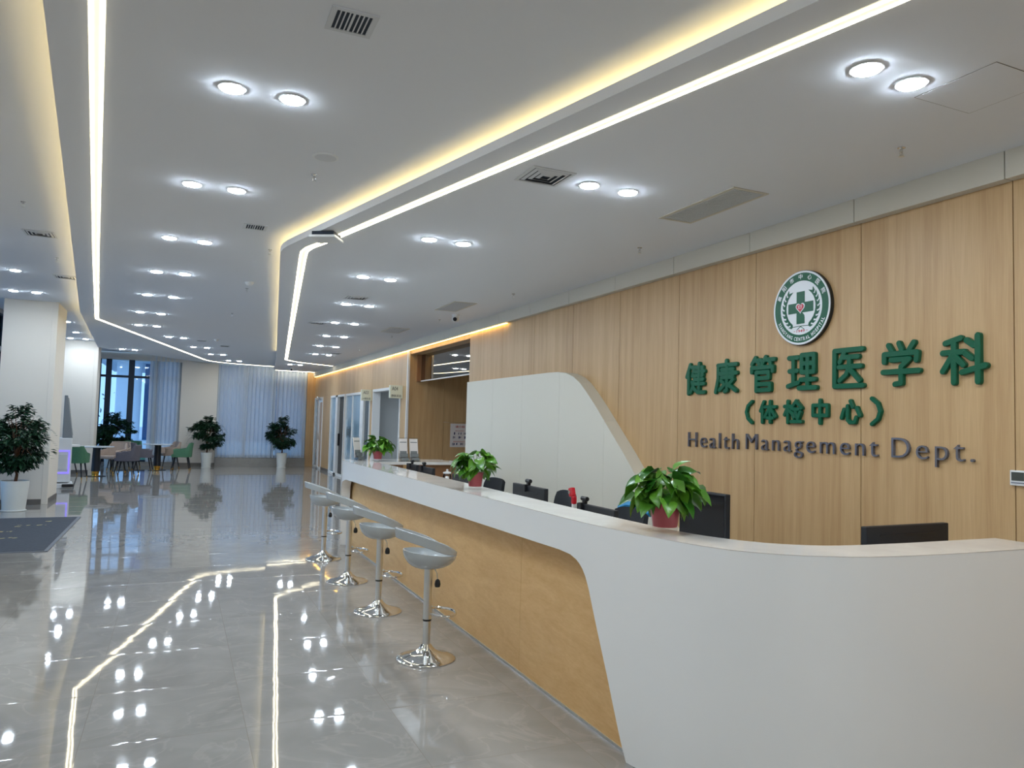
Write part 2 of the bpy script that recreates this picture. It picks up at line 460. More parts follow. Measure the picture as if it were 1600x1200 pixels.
# right wall: veneer panels with open joints
JO = 0.003
def panels(bm, edges, x0, x1, z0, z1):
    for a, c in zip(edges, edges[1:]): box(bm, x0, x1, a+JO, c-JO, z0, z1)
b = new()
near = [YB, -3.44, -2.43, -1.42, -0.41, 0.60, 1.61, 2.62, 3.635, 4.65, 5.66, 6.68, 7.70, 8.75, 9.80, 11.12]
panels(b, near, XR, XR+0.05, 0, 3.02)
box(b, XR+0.05, XR+0.08, YB, 11.12, 0, 3.2, mi=1)
box(b, XR+0.01, 4.965, 14.56, 14.60, 0, 3.02); box(b, 4.97, 7.2, 14.56, 14.60, 0, 1.598); box(b, 4.97, 7.2, 14.56, 14.60, 1.602, 3.02)   # side of the corridor
box(b, XR+0.08, 7.2, 11.0, 11.1, 0, 3.02); box(b, 7.2, 7.3, 11.0, 14.66, 0, 3.02)
box(b, XR+0.02, XR+0.30, 11.1, 14.56, 2.95, 3.02)
OPEN = [(15.12, 17.48), (17.78, 20.66), (20.80, 22.86), (24.22, 25.75)]
lo = 14.61
for a, c in OPEN+[(YF, YF)]:
    if c > a or a == YF: 
        n = max(1, round((a-lo)/1.1)); panels(b, [lo+(a-lo)*k/n for k in range(n+1)], XR, XR+0.05, 0, 2.31)
        box(b, XR+0.05, XR+0.15, lo, a, 0, 2.31, mi=1)
    lo = c
n = 11; panels(b, [14.56+(YF-14.56)*k/n for k in range(n+1)], XR, XR+0.05, 2.31+JO, 3.02)
box(b, XR+0.05, XR+0.15, 14.62, YF, 2.31, 3.2, mi=1)
struct('wall_right', b, [M_wall, M_wallgap])

b = new()
panels(b, [YB]+near[1:]+[12.2, 13.4, 14.5, 15.6, 16.7, 17.8, 18.9, 20, 21.1, 22.2, 23.3, 24.4, YF], 4.13, XR, 3.02, ZR)
struct('trim_1', b, M_sof)
b = new(); box(b, XR-0.03, XR+0.012, 14.54, 14.60, 0, 3.01); struct('trim_2', b, M_trim)
b = new()
for a, c in ((YB, 11.1), (14.56, 15.12), (17.48, 17.78), (20.66, 20.8), (22.86, 24.22)): box(b, XR-0.012, XR, a, c, 0, 0.09)
struct('baseboard_right', b, M_skirt)

# clerestory window in the recess
t = struct('window_4')
b = new(); box(b, 4.44, 4.46, 11.1, 14.50, 2.425, 2.95); obj('pane', b, M_darkglass, t)
b = new()
box(b, 4.435, 4.47, 11.1, 14.5, 2.405, 2.425); obj('frame', b, M_trim, t)
b = new(); box(b, 4.36, 4.47, 14.50, 14.56, 2.405, 2.95); obj('end_post', b, M_brass, t)

# far wall
b = new()
box(b, 0.03, 1.12, YF, YF+0.5, 0, ZL)
box(b, XL-0.2, 4.4, YF+0.02, YF+0.5, ZC-0.02, 3.7)
box(b, XL-0.2, -2.3, YF, YF+0.5, 0, ZL)
struct('wall_far', b, M_white)
b = new(); box(b, 3.94, XR, YF-0.02, YF+0.5, 0, 3.4); struct('wall_far_end', b, M_wall)
b = new(); box(b, 1.12, 3.94, YF-0.10, YF+0.5, 0, 0.27); box(b, -2.3, 0.03, YF+0.05, YF+0.5, 0, 0.12)
struct('trim_3', b, M_sill)
b = new(); box(b, 0.03, 1.12, YF-0.012, YF, 0, 0.10); struct('baseboard_far', b, M_skirt)

def window_far(name, x0, x1, z0, z1, mull, trans):
    t = struct(name); y0, y1 = YF+0.15, YF+0.27
    b = new()
    for x, ww in mull: box(b, x-ww/2, x+ww/2, y0-0.04, y1, z0, z1)
    for z in trans: box(b, x0, x1, y0, y1, z-0.035, z+0.035)
    obj('frame', b, M_navy, t)
    b = new(); box(b, x0, x1, y0+0.05, y0+0.06, z0, z1); obj('pane', b, M_glass, t)
window_far('window_1', -2.32, 0.03, 0.10, ZL, [(-2.28, 0.08), (-2.03, 0.15), (-1.40, 0.16), (-0.70, 0.12), (-0.02, 0.1)], [0.14, 2.76, ZL-0.04])
window_far('window_2', 1.12, 3.94, 0.27, ZC, [(1.16, 0.08), (2.0, 0.1), (2.9, 0.1), (3.90, 0.08)], [0.31, 2.72, ZC-0.03])

# left side: glazed behind the columns, unseen near stretch made solid to cut daylight
t = struct('window_3')
b = new()
Y0 = 9.0
ys = [Y0+0.52+1.53*k for k in range(11)]
for y in ys: box(b, XL-0.14, XL, y-0.05, y+0.05, 0, ZL)
for z in (0.05, 2.76, ZL-0.05): box(b, XL-0.12, XL-0.02, Y0, YF, z-0.04, z+0.04)
obj('frame', b, M_navy, t)
b = new(); box(b, XL-0.08, XL-0.07, Y0, YF, 0, ZL); obj('pane', b, M_glass, t)
b = new(); box(b, XL-0.2, XL-0.1, YB, YF, ZL, ZL+0.3); box(b, XL-0.2, XL, YB, Y0, 0, ZL); struct('wall_left', b, M_white)
b = new(); box(b, XL-0.3, XR+3.2, YB-0.2, YB, 0, 3.7); struct('wall_back', b, M_white)

def column(name, x0, x1, y0, y1):
    b = new(); box(b, x0, x1-0.055, y0, y1, 0, ZL, bev=0.006); box(b, x1-0.075, x1+0.012, y0-0.012, y0+0.09, 0, ZL, bev=0.004)
    box(b, x1-0.06, x1, y0+0.09, y1, 0, ZL)
    struct(name, b, M_white)
    b = new(); box(b, x0, x1-0.08, y0-0.012, y0, 0, 0.09); box(b, x1, x1+0.01, y0+0.1, y1, 0, 0.09)
    struct(name.replace('column', 'baseboard_column'), b, M_skirt)
column('column', -2.80, -2.01, 15.05, 16.2)
column('column.001', -2.85, -2.04, 22.6, 23.5)

# room behind the A04 doorway
b = new()
box(b, 4.35, 4.41, 14.98, 15.10, 0, 2.5); box(b, 4.35, 7.2, 14.6, 14.7, 0, 2.8)
box(b, 4.35, 7.2, 17.9, 18.0, 0, 2.8); box(b, 7.2, 7.3, 14.6, 18.0, 0, 2.8); box(b, 4.35, 7.3, 14.6, 18.0, 2.7, 2.8)
box(b, 4.25, 4.35, 14.6, 15.12, 0, 2.8); box(b, 4.25, 4.35, 17.48, 18.0, 0, 2.8); box(b, 4.25, 4.35, 15.12, 17.48, 2.31, 2.8)
box(b, 4.3, 7.3, 11.0, 14.6, 2.98, 3.08)
struct('wall_side_room', b, M_grey)

# ------------------------------------------------------------------ door units on the right wall
def bars(bm, y0, y1, z0, z1, wd=0.06, x0=XR-0.02, x1=XR+0.08, bottom=True):
    box(bm, x0, x1, y0, y0+wd, z0, z1); box(bm, x0, x1, y1-wd, y1, z0, z1); box(bm, x0, x1, y0+wd, y1-wd, z1-wd, z1)
    if bottom: box(bm, x0, x1, y0+wd, y1-wd, z0, z0+wd)
ZD = 2.31
# far office: glass, then a veneer door with a closer
t = struct('door_1')
b = new(); bars(b, 24.22, 25.75, 0, ZD); box(b, XR-0.02, XR+0.08, 24.80, 25.0, 0, ZD); obj('frame', b, M_trim, t)
b = new(); box(b, XR+0.02, XR+0.03, 25.0, 25.7, 0.06, ZD-0.06); obj('pane', b, M_frost, t)
d = obj('leaf', box(new(), XR+0.01, XR+0.05, 24.28, 24.80, 0.01, 2.15), M_door, t)
obj('handle', box(new(), XR-0.05, XR+0.01, 24.74, 24.77, 0.95, 1.15), M_steel, d)
b = new(); box(b, XR-0.05, XR+0.0, 24.35, 24.7, 2.2, 2.26); tube(b, [(XR-0.04, 24.4, 2.27), (XR-0.22, 24.1, 2.30)], 0.015); obj('door_closer', b, M_steel, t)
# middle office: glass, and a leaf darkened for the shade in an open doorway
t = struct('door_2')
b = new(); bars(b, 20.80, 22.86, 0, ZD); box(b, XR-0.02, XR+0.08, 21.75, 22.05, 0, ZD); obj('frame', b, M_trim, t)
b = new(); box(b, XR+0.02, XR+0.03, 22.05, 22.8, 0.06, ZD-0.06); obj('pane', b, M_frost, t)
d = obj('leaf', box(new(), XR+0.05, XR+0.09, 20.86, 21.75, 0.01, ZD-0.06), mat('shaded_doorway_leaf', rgb(66, 64, 60), 0.6), t)
obj('handle', box(new(), XR+0.0, XR+0.05, 21.62, 21.66, 0.85, 1.2), M_black, d)
# near office: two panes with frosted lettering and a dark panel filling the opening
t = struct('door_3')
b = new(); bars(b, 17.78, 20.66, 0, ZD); box(b, XR-0.02, XR+0.08, 18.45, 18.8, 0, ZD); box(b, XR-0.01, XR+0.06, 19.78, 19.83, 0, ZD)
obj('frame', b, M_trim, t)
b = new(); box(b, XR+0.02, XR+0.03, 18.8, 20.6, 0.06, ZD-0.06); p = obj('pane', b, M_frost, t)
obj('leaf', box(new(), XR+0.03, XR+0.06, 17.84, 18.45, 0.01, ZD-0.06), mat('dark_opening_panel', rgb(62, 74, 80), 0.25), t)
b = new(); add_text(b, '体检', -0.35, 0.3, 0.0, 0.3, 0, 0.002); b.transform(facing_minus_x(XR+0.018, 20.2, 1.12)); obj('glass_lettering', b, M_ink, p, fix=False)
# A04 doorway: white casing, open
b = new(); bars(b, 15.09, 17.51, 0, ZD+0.02, 0.06, XR-0.02, XR+0.16, bottom=False); struct('door_4', b, M_trim)

def hanging_sign(name, label, x0, x1, y, z0, z1, code, sub):
    t = thing(name, label, 'sign', (0, 0, 0), 0, 'room number signs')
    obj('plate', box(new(), x0, x1, y, y+0.09, z0, z1, bev=0.006), M_plate, t)
    b = new(); add_text(b, code, x0+0.04, x0+0.165, z0+0.155, z0+0.235, 0, 0.002)
    b.transform(facing_minus_y(0, y-0.0005, 0)); obj('room_number', b, M_ink, t, fix=False)
    b = new(); add_text(b, sub, x0+0.03, x1-0.03, z0+0.025, z0+0.075, 0, 0.002)
    b.transform(facing_minus_y(0, y-0.0005, 0)); obj('room_name', b, M_ink, t, fix=False)
hanging_sign('room_sign', 'small cream room sign reading A04 beside the open doorway', 3.93, XR, 14.96, 2.065, 2.33, 'A04', '静脉采血')
hanging_sign('room_sign', 'small cream room sign reading A03 beyond the A04 sign', 3.95, XR, 17.66, 2.065, 2.33, 'A03', '一般检查')

# ------------------------------------------------------------------ wall sign
SIGN = {
 '健': [[(26,97),(8,58)],[(18,74),(18,3)],[(34,88),(50,88),(38,60),(51,60),(45,32),(30,6)],[(36,40),(48,17),(66,6),(98,6)],[(57,86),(90,86),(90,60),(57,60)],[(54,73),(98,73)],[(58,47),(93,47)],[(55,33),(97,33)],[(73,98),(73,16)]],
 '康': [[(52,99),(52,88)],[(14,86),(96,86)],[(16,86),(16,45),(5,4)],[(32,72),(82,72),(82,48),(32,48)],[(24,60),(97,60)],[(56,80),(56,8),(46,5)],[(30,38),(42,30)],[(24,10),(46,25)],[(84,40),(68,28)],[(62,26),(96,6)]],
 '管': [[(22,98),(8,80)],[(20,90),(46,90)],[(32,88),(38,79)],[(64,98),(52,80)],[(62,90),(97,90)],[(77,88),(84,79)],[(50,80),(50,70)],[(9,57),(9,69),(92,69),(92,57)],[(28,2),(28,55),(76,55),(76,38),(28,38)],[(28,21),(82,21),(82,4),(28,4)]],
 '理': [[(6,88),(38,88)],[(8,52),(36,52)],[(22,88),(22,16)],[(3,11),(40,20)],[(51,93),(92,93),(92,47),(51,47),(51,93)],[(51,70),(92,70)],[(71,92),(71,6)],[(48,27),(95,27)],[(42,5),(99,5)]],
 '医': [[(94,95),(9,95),(9,5),(96,5)],[(40,89),(26,66)],[(36,77),(82,77)],[(24,53),(90,53)],[(56,76),(55,52),(46,33),(26,19)],[(60,44),(86,18)]],
 '学': [[(18,96),(27,82)],[(46,99),(53,84)],[(84,98),(72,81)],[(7,57),(7,75),(93,75),(91,57)],[(26,61),(73,61),(52,44),(52,6),(36,4)],[(4,33),(97,33)]],
 '科': [[(46,97),(12,88)],[(6,67),(54,67)],[(31,90),(31,2)],[(29,62),(6,27)],[(34,58),(52,39)],[(60,91),(75,79)],[(56,64),(71,52)],[(50,23),(99,35)],[(84,99),(84,2)]],
 '（': [[(78,100),(58,80),(50,50),(58,20),(78,0)]],
 '体': [[(28,97),(8,55)],[(20,72),(20,3)],[(36,73),(98,73)],[(67,98),(67,3)],[(64,68),(36,27)],[(70,68),(98,29)],[(50,22),(84,22)]],
 '检': [[(4,74),(42,74)],[(23,97),(23,3)],[(22,68),(5,37)],[(26,62),(42,47)],[(70,98),(44,64)],[(70,95),(98,66)],[(56,61),(84,61)],[(50,44),(56,24)],[(68,48),(72,28)],[(93,48),(80,20)],[(44,7),(98,7)]],
 '中': [[(10,77),(90,77),(90,34),(10,34),(10,77)],[(50,98),(50,2)]],
 '心': [[(18,58),(6,24)],[(36,72),(36,16),(46,6),(70,6),(77,26)],[(50,92),(61,68)],[(80,64),(95,34)]],
 '）': [[(22,100),(42,80),(50,50),(42,20),(22,0)]],
}
def sign_row(t, chars, zb, h, rr):
    for ch, ya, yb in chars:
        b = new(); ww = ya-yb; depth = 0.024
        for i, s in enumerate(SIGN[ch]):
            stroke(b, [(rr+(x/100)*(ww-2*rr), rr+(y/100)*(h-2*rr)) for x, y in s], rr, depth+0.0006*i)
        b.transform(facing_minus_x(XR, ya, zb))
        obj('character', b, M_green, t)
t = thing('wall_lettering', 'large green raised Chinese characters in the top row on the wood wall', 'sign', (0, 0, 0))
sign_row(t, [('健', 5.55, 5.235), ('康', 5.141, 4.82), ('管', 4.709, 4.395), ('理', 4.306, 3.985), ('医', 3.886, 3.575), ('学', 3.475, 3.162), ('科', 3.065, 2.748)], 1.878, 0.312, 0.0185)
t = thing('wall_lettering', 'smaller green raised Chinese characters in brackets under the large green row', 'sign', (0, 0, 0))
sign_row(t, [('（', 4.86, 4.60), ('体', 4.598, 4.388), ('检', 4.335, 4.125), ('中', 4.066, 3.875), ('心', 3.806, 3.605), ('）', 3.60, 3.34)], 1.636, 0.198, 0.0145)
t = thing('wall_lettering', 'grey raised English lettering reading Health Management Dept. on the wood wall', 'sign', (0, 0, 0))
for word, ya, yb, z0, z1 in (('Health', 5.478, 4.821, 1.430, 1.560), ('Management', 4.732, 3.490, 1.396, 1.562), ('Dept.', 3.385, 2.843, 1.396, 1.566)):
    b = new(); add_text(b, word, 0, ya-yb, 0, z1-z0, 0, 0.02, -0.012, space=1.22); b.transform(facing_minus_x(XR, ya, z0)); obj('word', b, M_signgrey, t, fix=False)

# round emblem
t = thing('emblem_sign', 'round green and white hospital emblem with a cross above the green lettering', 'emblem', (0, 0, 0))
EM = facing_minus_x(XR, 4.142, 2.505); R = 0.278
def em(name, bm, m, parent=t, fix=True):
    bm.transform(EM); return obj(name, bm, m, parent, fix=fix)
base = em('backing_disc', lathe(new(), [(R, 0), (R, 0.028)], 64), [M_signb])
em('rim', lathe(new(), [(R-0.004, 0.028), (R-0.004, 0.033), (R-0.018, 0.033), (R-0.018, 0.028)], 64, caps=False), M_signw)
em('green_ring', lathe(new(), [(R*0.955, 0.028), (R*0.955, 0.032), (R*0.72, 0.032), (R*0.72, 0.028)], 64, caps=False), M_green)
em('white_disc', lathe(new(), [(R*0.722, 0.028), (R*0.722, 0.033)], 64), M_signw)
a, l = 0.135*R, 0.43*R
b = new()
prism(b, [(-a, a), (-a, l), (a, l), (a, a)], 0.033, 0.037); prism(b, [(-l, -a), (-l, a), (l, a), (l, -a)], 0.033, 0.037)
prism(b, [(-a, -l), (-a, -a), (a*0.4, -a), (a*0.9, -a*1.5), (a, -a*2), (a, -l)], 0.033, 0.037)
em('cross', b, M_green)
def heart(s): return [(s*0.0625*16*sin(q)**3, s*0.0625*(13*cos(q)-5*cos(2*q)-2*cos(3*q)-cos(4*q))) for q in [2*pi*k/40 for k in range(40)]]
b = new(); prism(b, heart(0.155*R), 0.037, 0.039); em('heart_border', b, M_signw)
b = new(); prism(b, heart(0.125*R), 0.039, 0.041); em('heart', b, M_signr)
b = new(); add_text(b, 'X.Y', -0.07*R, 0.07*R, -0.035*R, 0.06*R, 0.0411, 0.001, 0.01); em('initials', b, M_signw, fix=False)
b = new()
for s in (-1, 1):
    for k in range(9):
        th = radians(-62+k*12.5); rr_ = 0.575*R
        for side in (-1, 1):
            cx, cy = s*rr_*cos(th), rr_*sin(th)
            dirn = th+pi/2+side*0.45 if s > 0 else pi-(th+pi/2+side*0.45)
            lx = 0.21*R*(0.75 if side < 0 else 1); wd = 0.036*R
            pts = [(0, 0), (lx*0.35, wd), (lx, 0), (lx*0.35, -wd)]
            prism(b, [(cx+x*cos(dirn)-y*sin(dirn), cy+x*sin(dirn)+y*cos(dirn)) for x, y in pts], 0.033, 0.036)
    for (p0, p1) in (((s*0.28*R, -0.50*R), (s*0.02*R, -0.49*R)), ((s*0.02*R, -0.49*R), (-s*0.12*R, -0.58*R))):
        stroke(b, [p0, p1], 0.008*R, 0.036, 0.001)
em('laurel_wreath', b, M_green)
b = new(); add_text(b, '1949', -0.14*R, 0.14*R, -0.66*R, -0.585*R, 0.0331, 0.001, 0.01)
stroke(b, [(-0.24*R, -0.62*R), (-0.19*R, -0.62*R)], 0.006*R, 0.0345, 0.0005); stroke(b, [(0.19*R, -0.62*R), (0.24*R, -0.62*R)], 0.006*R, 0.0345, 0.0005)
em('year', b, M_signr, fix=False)
b = new()
s = 'XIANGYANG CENTRAL HOSPITAL'; wts = [0.55 if c in ' I' else 1.0 for c in s]; tot = sum(wts); acc = 0
for c, wt in zip(s, wts):
    th = radians(203+134*(acc+wt/2)/tot); acc += wt
    if c == ' ': continue
    cx, cy = 0.84*R*cos(th), 0.84*R*sin(th); hw = 0.030*R*(0.3 if c == 'I' else 1)
    add_text(b, c, cx-hw, cx+hw, cy-0.05*R, cy+0.05*R, 0.0321, 0.001, 0.02, rot=th+pi/2)
em('english_ring_lettering', b, M_signw, fix=False)
b = new()
for c, deg in zip('襄阳市中心医院', (156, 135, 113, 91, 69, 47, 25)):
    th = radians(deg); cx, cy = 0.838*R*cos(th), 0.838*R*sin(th)
    add_text(b, c, cx-0.068*R, cx+0.068*R, cy-0.068*R, cy+0.068*R, 0.0321, 0.001, 0.012, rot=th-pi/2)
em('chinese_ring_lettering', b, M_signw, fix=False)

t = thing('thermostat', 'small white wall thermostat with a dark screen on the wood wall', 'thermostat', (0, 0, 0))
obj('housing', box(new(), XR-0.016, XR, 2.555, 2.642, 1.325, 1.408, bev=0.004), M_metalw, t)
obj('screen', box(new(), XR-0.018, XR-0.0155, 2.565, 2.632, 1.352, 1.398), mat('thermostat_lcd', rgb(70, 76, 72), 0.2), t)
obj('button_strip', box(new(), XR-0.018, XR-0.0155, 2.562, 2.634, 1.337, 1.343), mat('thermostat_slot', rgb(120, 124, 140), 0.3), t)

# cream feature panel leaning out of the wall
def ptop(y):
    pts = [(4.83, 0), (5.975, 1.003), (6.32, 1.319), (6.9, 1.81), (7.10, 1.965), (7.25, 2.07), (7.40, 2.145), (7.58, 2.195), (7.80, 2.218), (8.0, 2.222), (10.8, 2.222)]
    for (a, za), (c, zc) in zip(pts, pts[1:]):
        if a <= y <= c: return za+(zc-za)*(y-a)/(c-a)
    return 0
KN = [4.83, 5.975, 6.32, 6.9, 7.10, 7.25, 7.40, 7.58, 7.80, 8.0, 10.8]
b = new(); cuts = [4.83, 6.712, 7.731, 8.764, 9.757, 10.8]
for a, c in zip(cuts, cuts[1:]):
    a2, c2 = a+0.0015, c-0.0015
    ys = [a2]+[k for k in KN if a2 < k < c2]+[c2]
    poly = [(y, max(0.001, ptop(y))) for y in ys]
    top = [(-y, z) for y, z in poly]
    pl = [(-a2, 0)]+top+[(-c2, 0)] if ptop(a2) > 0.01 else top+[(-c2, 0)]
    bb = new(); prism(bb, pl, 0, 0.15); bb.transform(facing_minus_x(XR, 0, 0))
    me = bpy.data.meshes.new('tmp'); bb.to_mesh(me); bb.free(); b.from_mesh(me); bpy.data.meshes.remove(me)
tag(obj('feature_panel', b, M_panel), 'cream wall panel with one slanted rounded edge behind the reception counter', 'panel')

# ------------------------------------------------------------------ reception counter
FRONT = [(3.3, 9.80), (2.3, 9.78), (2.08, 9.74), (1.97, 9.66), (1.92, 9.52), (1.905, 9.3), (1.905, 8.5), (1.91, 7.5), (1.92, 6.5), (1.935, 5.5), (1.95, 4.6), (1.955, 4.0), (1.96, 3.7), (1.965, 3.55), (1.97, 3.42), (1.98, 3.3), (1.99, 3.22), (2.0, 3.14), (2.01, 3.07), (2.035, 2.94), (2.06, 2.80), (2.095, 2.66), (2.165, 2.50), (2.30, 2.365), (2.5, 2.26), (2.68, 2.213), (2.92, 2.188), (3.23, 2.178), (3.77, 2.178)]
BACK = [(3.3, 9.50), (2.4, 9.50), (2.31, 9.47), (2.27, 9.42), (2.255, 9.36), (2.25, 9.2), (2.25, 8.5), (2.25, 7.5), (2.25, 6.5), (2.25, 5.5), (2.25, 4.6), (2.252, 4.0), (2.255, 3.7), (2.258, 3.55), (2.26, 3.42), (2.262, 3.35), (2.265, 3.28), (2.267, 3.22), (2.27, 3.16), (2.275, 3.06), (2.29, 2.96), (2.325, 2.84), (2.39, 2.71), (2.494, 2.59), (2.66, 2.50), (2.80, 2.475), (2.98, 2.462), (3.23, 2.455), (3.77, 2.455)]
def hole(y):
    pts = [(3.075, 0), (3.16, 0.203), (3.236, 0.395), (3.336, 0.625), (3.40, 0.775), (3.44, 0.83), (3.50, 0.872), (3.58, 0.893), (3.70, 0.899), (4.5, 0.893), (6.0, 0.885), (8.0, 0.873), (9.2, 0.858), (9.40, 0.825), (9.50, 0.75), (9.56, 0.62), (9.6, 0.3), (9.63, 0)]
    if y <= pts[0][0] or y >= pts[-1][0]: return 0
    for (a, za), (c, zc) in zip(pts, pts[1:]):
        if a <= y <= c: return za+(zc-za)*(y-a)/(c-a)
def spline(P, i, f):
    p0, p1, p2, p3 = (Vector(P[max(0, min(len(P)-1, j))]) for j in (i-1, i, i+1, i+2))
    t1, t2 = (p2-p0)/2, (p3-p1)/2; L_ = (p2-p1).length
    t1 = t1*min(1, 1.3*L_/max(1e-6, t1.length)); t2 = t2*min(1, 1.3*L_/max(1e-6, t2.length))
    h = f*f*(3-2*f)
    return tuple(p1*(2*f**3-3*f*f+1)+t1*(f**3-2*f*f+f)+p2*(3*f*f-2*f**3)+t2*(f**3-f*f))
def refine(P, Q, step=0.03):
    A, B = [], []
    for i in range(len(P)-1):
        n = max(1, int((Vector(P[i+1])-Vector(P[i])).length/step)) if (P[i][1] < 3.9 and P[i][0] < 3.0 or 9.1 < P[i][1] < 9.79 and P[i][0] < 2.4) else 1
        for k in range(n):
            f = k/n
            A.append(spline(P, i, f)); B.append(spline(Q, i, f))
    return A+[P[-1]], B+[Q[-1]]
FR, BK = refine(FRONT, BACK)
ZT = 1.08
ctr = thing('reception_counter', 'long white reception counter with an inset oak front and rounded corner', 'counter', (0, 0, 0))
b = new()
IN = offset(FR, -0.11)
def hz(p): return hole(p[1]) if p[0] < 2.25 else 0
for i in range(len(FR)-1):
    (x0, y0), (x1, y1) = FR[i], FR[i+1]; (u0_, v0_), (u1_, v1_) = IN[i], IN[i+1]
    h0, h1 = hz(FR[i]), hz(FR[i+1])
    q = lambda *v: b.faces.new([b.verts.new(p) for p in v])
    q((x0, y0, h0), (x1, y1, h1), (x1, y1, ZT-0.003), (x0, y0, ZT-0.003))
    if h0 > 0 or h1 > 0: q((x0, y0, h0), (u0_, v0_, h0), (u1_, v1_, h1), (x1, y1, h1))
bmesh.ops.remove_doubles(b, verts=b.verts, dist=0.0004)
o = obj('white_shell', b, M_solid, ctr, fix=False, smooth=True)
b = new()      # polished ledge
for i in range(len(FR)-1):
    for z, fl in ((ZT, False), (ZT-0.035, True)):
        pts = [(*FR[i], z), (*FR[i+1], z), (*BK[i+1], z), (*BK[i], z)]
        b.faces.new([b.verts.new(p) for p in (pts[::-1] if fl else pts)])
    b.faces.new([b.verts.new(p) for p in ((*BK[i], ZT), (*BK[i+1], ZT), (*BK[i+1], ZT-0.035), (*BK[i], ZT-0.035))])
    b.faces.new([b.verts.new(p) for p in ((*FR[i], ZT), (*FR[i+1], ZT), (*FR[i+1], ZT-0.004), (*FR[i], ZT-0.004))])
b.faces.new([b.verts.new(p) for p in ((*FR[-1], ZT), (*BK[-1], ZT), (*BK[-1], 0), (*FR[-1], 0))])
bmesh.ops.remove_doubles(b, verts=b.verts, dist=0.0004)
obj('countertop', b, M_top, ctr)
b = new()
seams = [3.0, 4.40, 7.0, 9.66]
for a, c in zip(seams, seams[1:]): box(b, 2.06, 2.10, a+0.0016, c-0.0016, 0.012, 0.95)
box(b, 2.10, 2.14, 3.0, 9.66, 0, 1.0, mi=1)
obj('front_panel', b, [M_front, M_wallgap], ctr)
obj('kick_strip', box(new(), 2.054, 2.062, 3.075, 9.62, 0, 0.016), M_steel, ctr)
b = new(); strip(b, BK[2:], offset(BK[2:], 0.03), 0.0, ZT-0.035); obj('rear_panel', b, M_solid, ctr)
b = new(); box(b, 2.24, 2.98, 3.0, 9.48, 0.71, 0.75); box(b, 2.9, 3.95, 2.48, 3.0, 0.71, 0.75); obj('desk_surface', b, M_solid, ctr)
for y in (3.0, 4.6, 6.1, 7.6, 9.2): obj('desk_support', box(new(), 2.3, 2.94, y, y+0.03, 0, 0.71), M_brass, ctr)
# inner return at the far end
b = new(); box(b, 2.30, 3.62, 9.12, 9.50, 1.045, ZT); obj('return_ledge', b, M_top, ctr)
b = new(); box(b, 2.30, 3.60, 9.20, 9.23, 0, 1.045); obj('return_panel', b, M_brass, ctr)
obj('return_post', box(new(), 2.62, 2.68, 9.185, 9.20, 0, 1.045), M_front, ctr)

# ------------------------------------------------------------------ bar stools
def make_stool():
    t = thing('bar_stool', 'grey bar stool nearest the camera', 'stool', (0, 0, 0))
    prof = [(0.196, 0), (0.198, 0.006), (0.192, 0.012), (0.16, 0.022), (0.11, 0.036), (0.07, 0.055), (0.045, 0.078), (0.034, 0.095), (0.03, 0.1)]
    obj('base', lathe(new(), prof, 40), M_chrome, t, smooth=True)
    b = new(); lathe(b, [(0.0255, 0.09), (0.0255, 0.26)], 20); obj('gas_lift', b, M_steel, t, smooth=True)
    b = new(); lathe(b, [(0.0255, 0.255), (0.0285, 0.258), (0.0285, 0.595), (0.05, 0.60), (0.05, 0.622)], 20); obj('column', b, M_steel, t, smooth=True)
    obj('collar', lathe(new(), [(0.029, 0.252), (0.0295, 0.258), (0.029, 0.264)], 20), M_black, t)
    b = new(); pts = []
    for k in range(28):
        a = 2*pi*k/28; pts.append((0.105+0.088*cos(a), 0.128*sin(a), 0.30))
    tube(b, pts, 0.0085, 8, closed=True); obj('footrest', b, M_chrome, t, smooth=True)
    b = new(); tube(b, [(0.03, -0.02, 0.605), (0.05, -0.03, 0.57), (0.055, -0.03, 0.525)], 0.004, 6); lv = obj('lever', b, M_chrome, t)
    b = new(); lathe(b, [(0.006, 0.53), (0.016, 0.52), (0.021, 0.495), (0.017, 0.478), (0.005, 0.475)], 12, (0.056, -0.03, 0)); obj('lever_grip', b, M_black, lv, smooth=True)
    # bowl
    b = new(); n, mm = 40, 9
    def rimz(x): return 0.690+0.040*(0.175-x)/0.35
    rows = []
    for j in range(mm):
        f = j/(mm-1); row = []
        for i in range(n):
            a = 2*pi*i/n; r = 0.045+(0.172-0.045)*(sin(f*pi/2)**0.85)
            x, y = r*cos(a)+0.005*f, r*sin(a)
            z = 0.612+(rimz(x)-0.612)*(1-cos(f*pi/2))**0.9
            row.append(b.verts.new((x, y, z)))
        rows.append(row)
    for A, B in zip(rows, rows[1:]):
        for i in range(n): b.faces.new((A[i], A[(i+1) % n], B[(i+1) % n], B[i]))
    b.faces.new(rows[0][::-1])
    s = obj('seat', b, M_seat, t, smooth=True)
    md = s.modifiers.new('thick', 'SOLIDIFY'); md.thickness = 0.010; md.offset = 1
    # swept back band, joined to the front of the rim
    b = new(); lo_, hi_ = [], []
    for i in range(41):
        a = radians(180-156+312*i/40)                 # open at the front
        k = 0.5-0.5*cos(a)                            # 0 front .. 1 back
        r = 0.174+0.062*k**1.5
        x, y = r*cos(a)+0.006, (0.176+0.006*k)*sin(a)
        zc = 0.700+0.150*k**1.05
        hh = 0.010+0.028*min(1, (1-abs(i-20)/20)*3.0)
        lo_.append(b.verts.new((x*0.985, y*0.985, zc-hh))); hi_.append(b.verts.new((x*1.02, y*1.02, zc+hh*0.75)))
    for i in range(40): b.faces.new((lo_[i], lo_[i+1], hi_[i+1], hi_[i]))
    s = obj('backrest', b, M_seat, t, smooth=True)
    md = s.modifiers.new('thick', 'SOLIDIFY'); md.thickness = 0.013; md.offset = 0
    md = s.modifiers.new('round', 'BEVEL'); md.width = 0.004; md.segments = 2
    return t
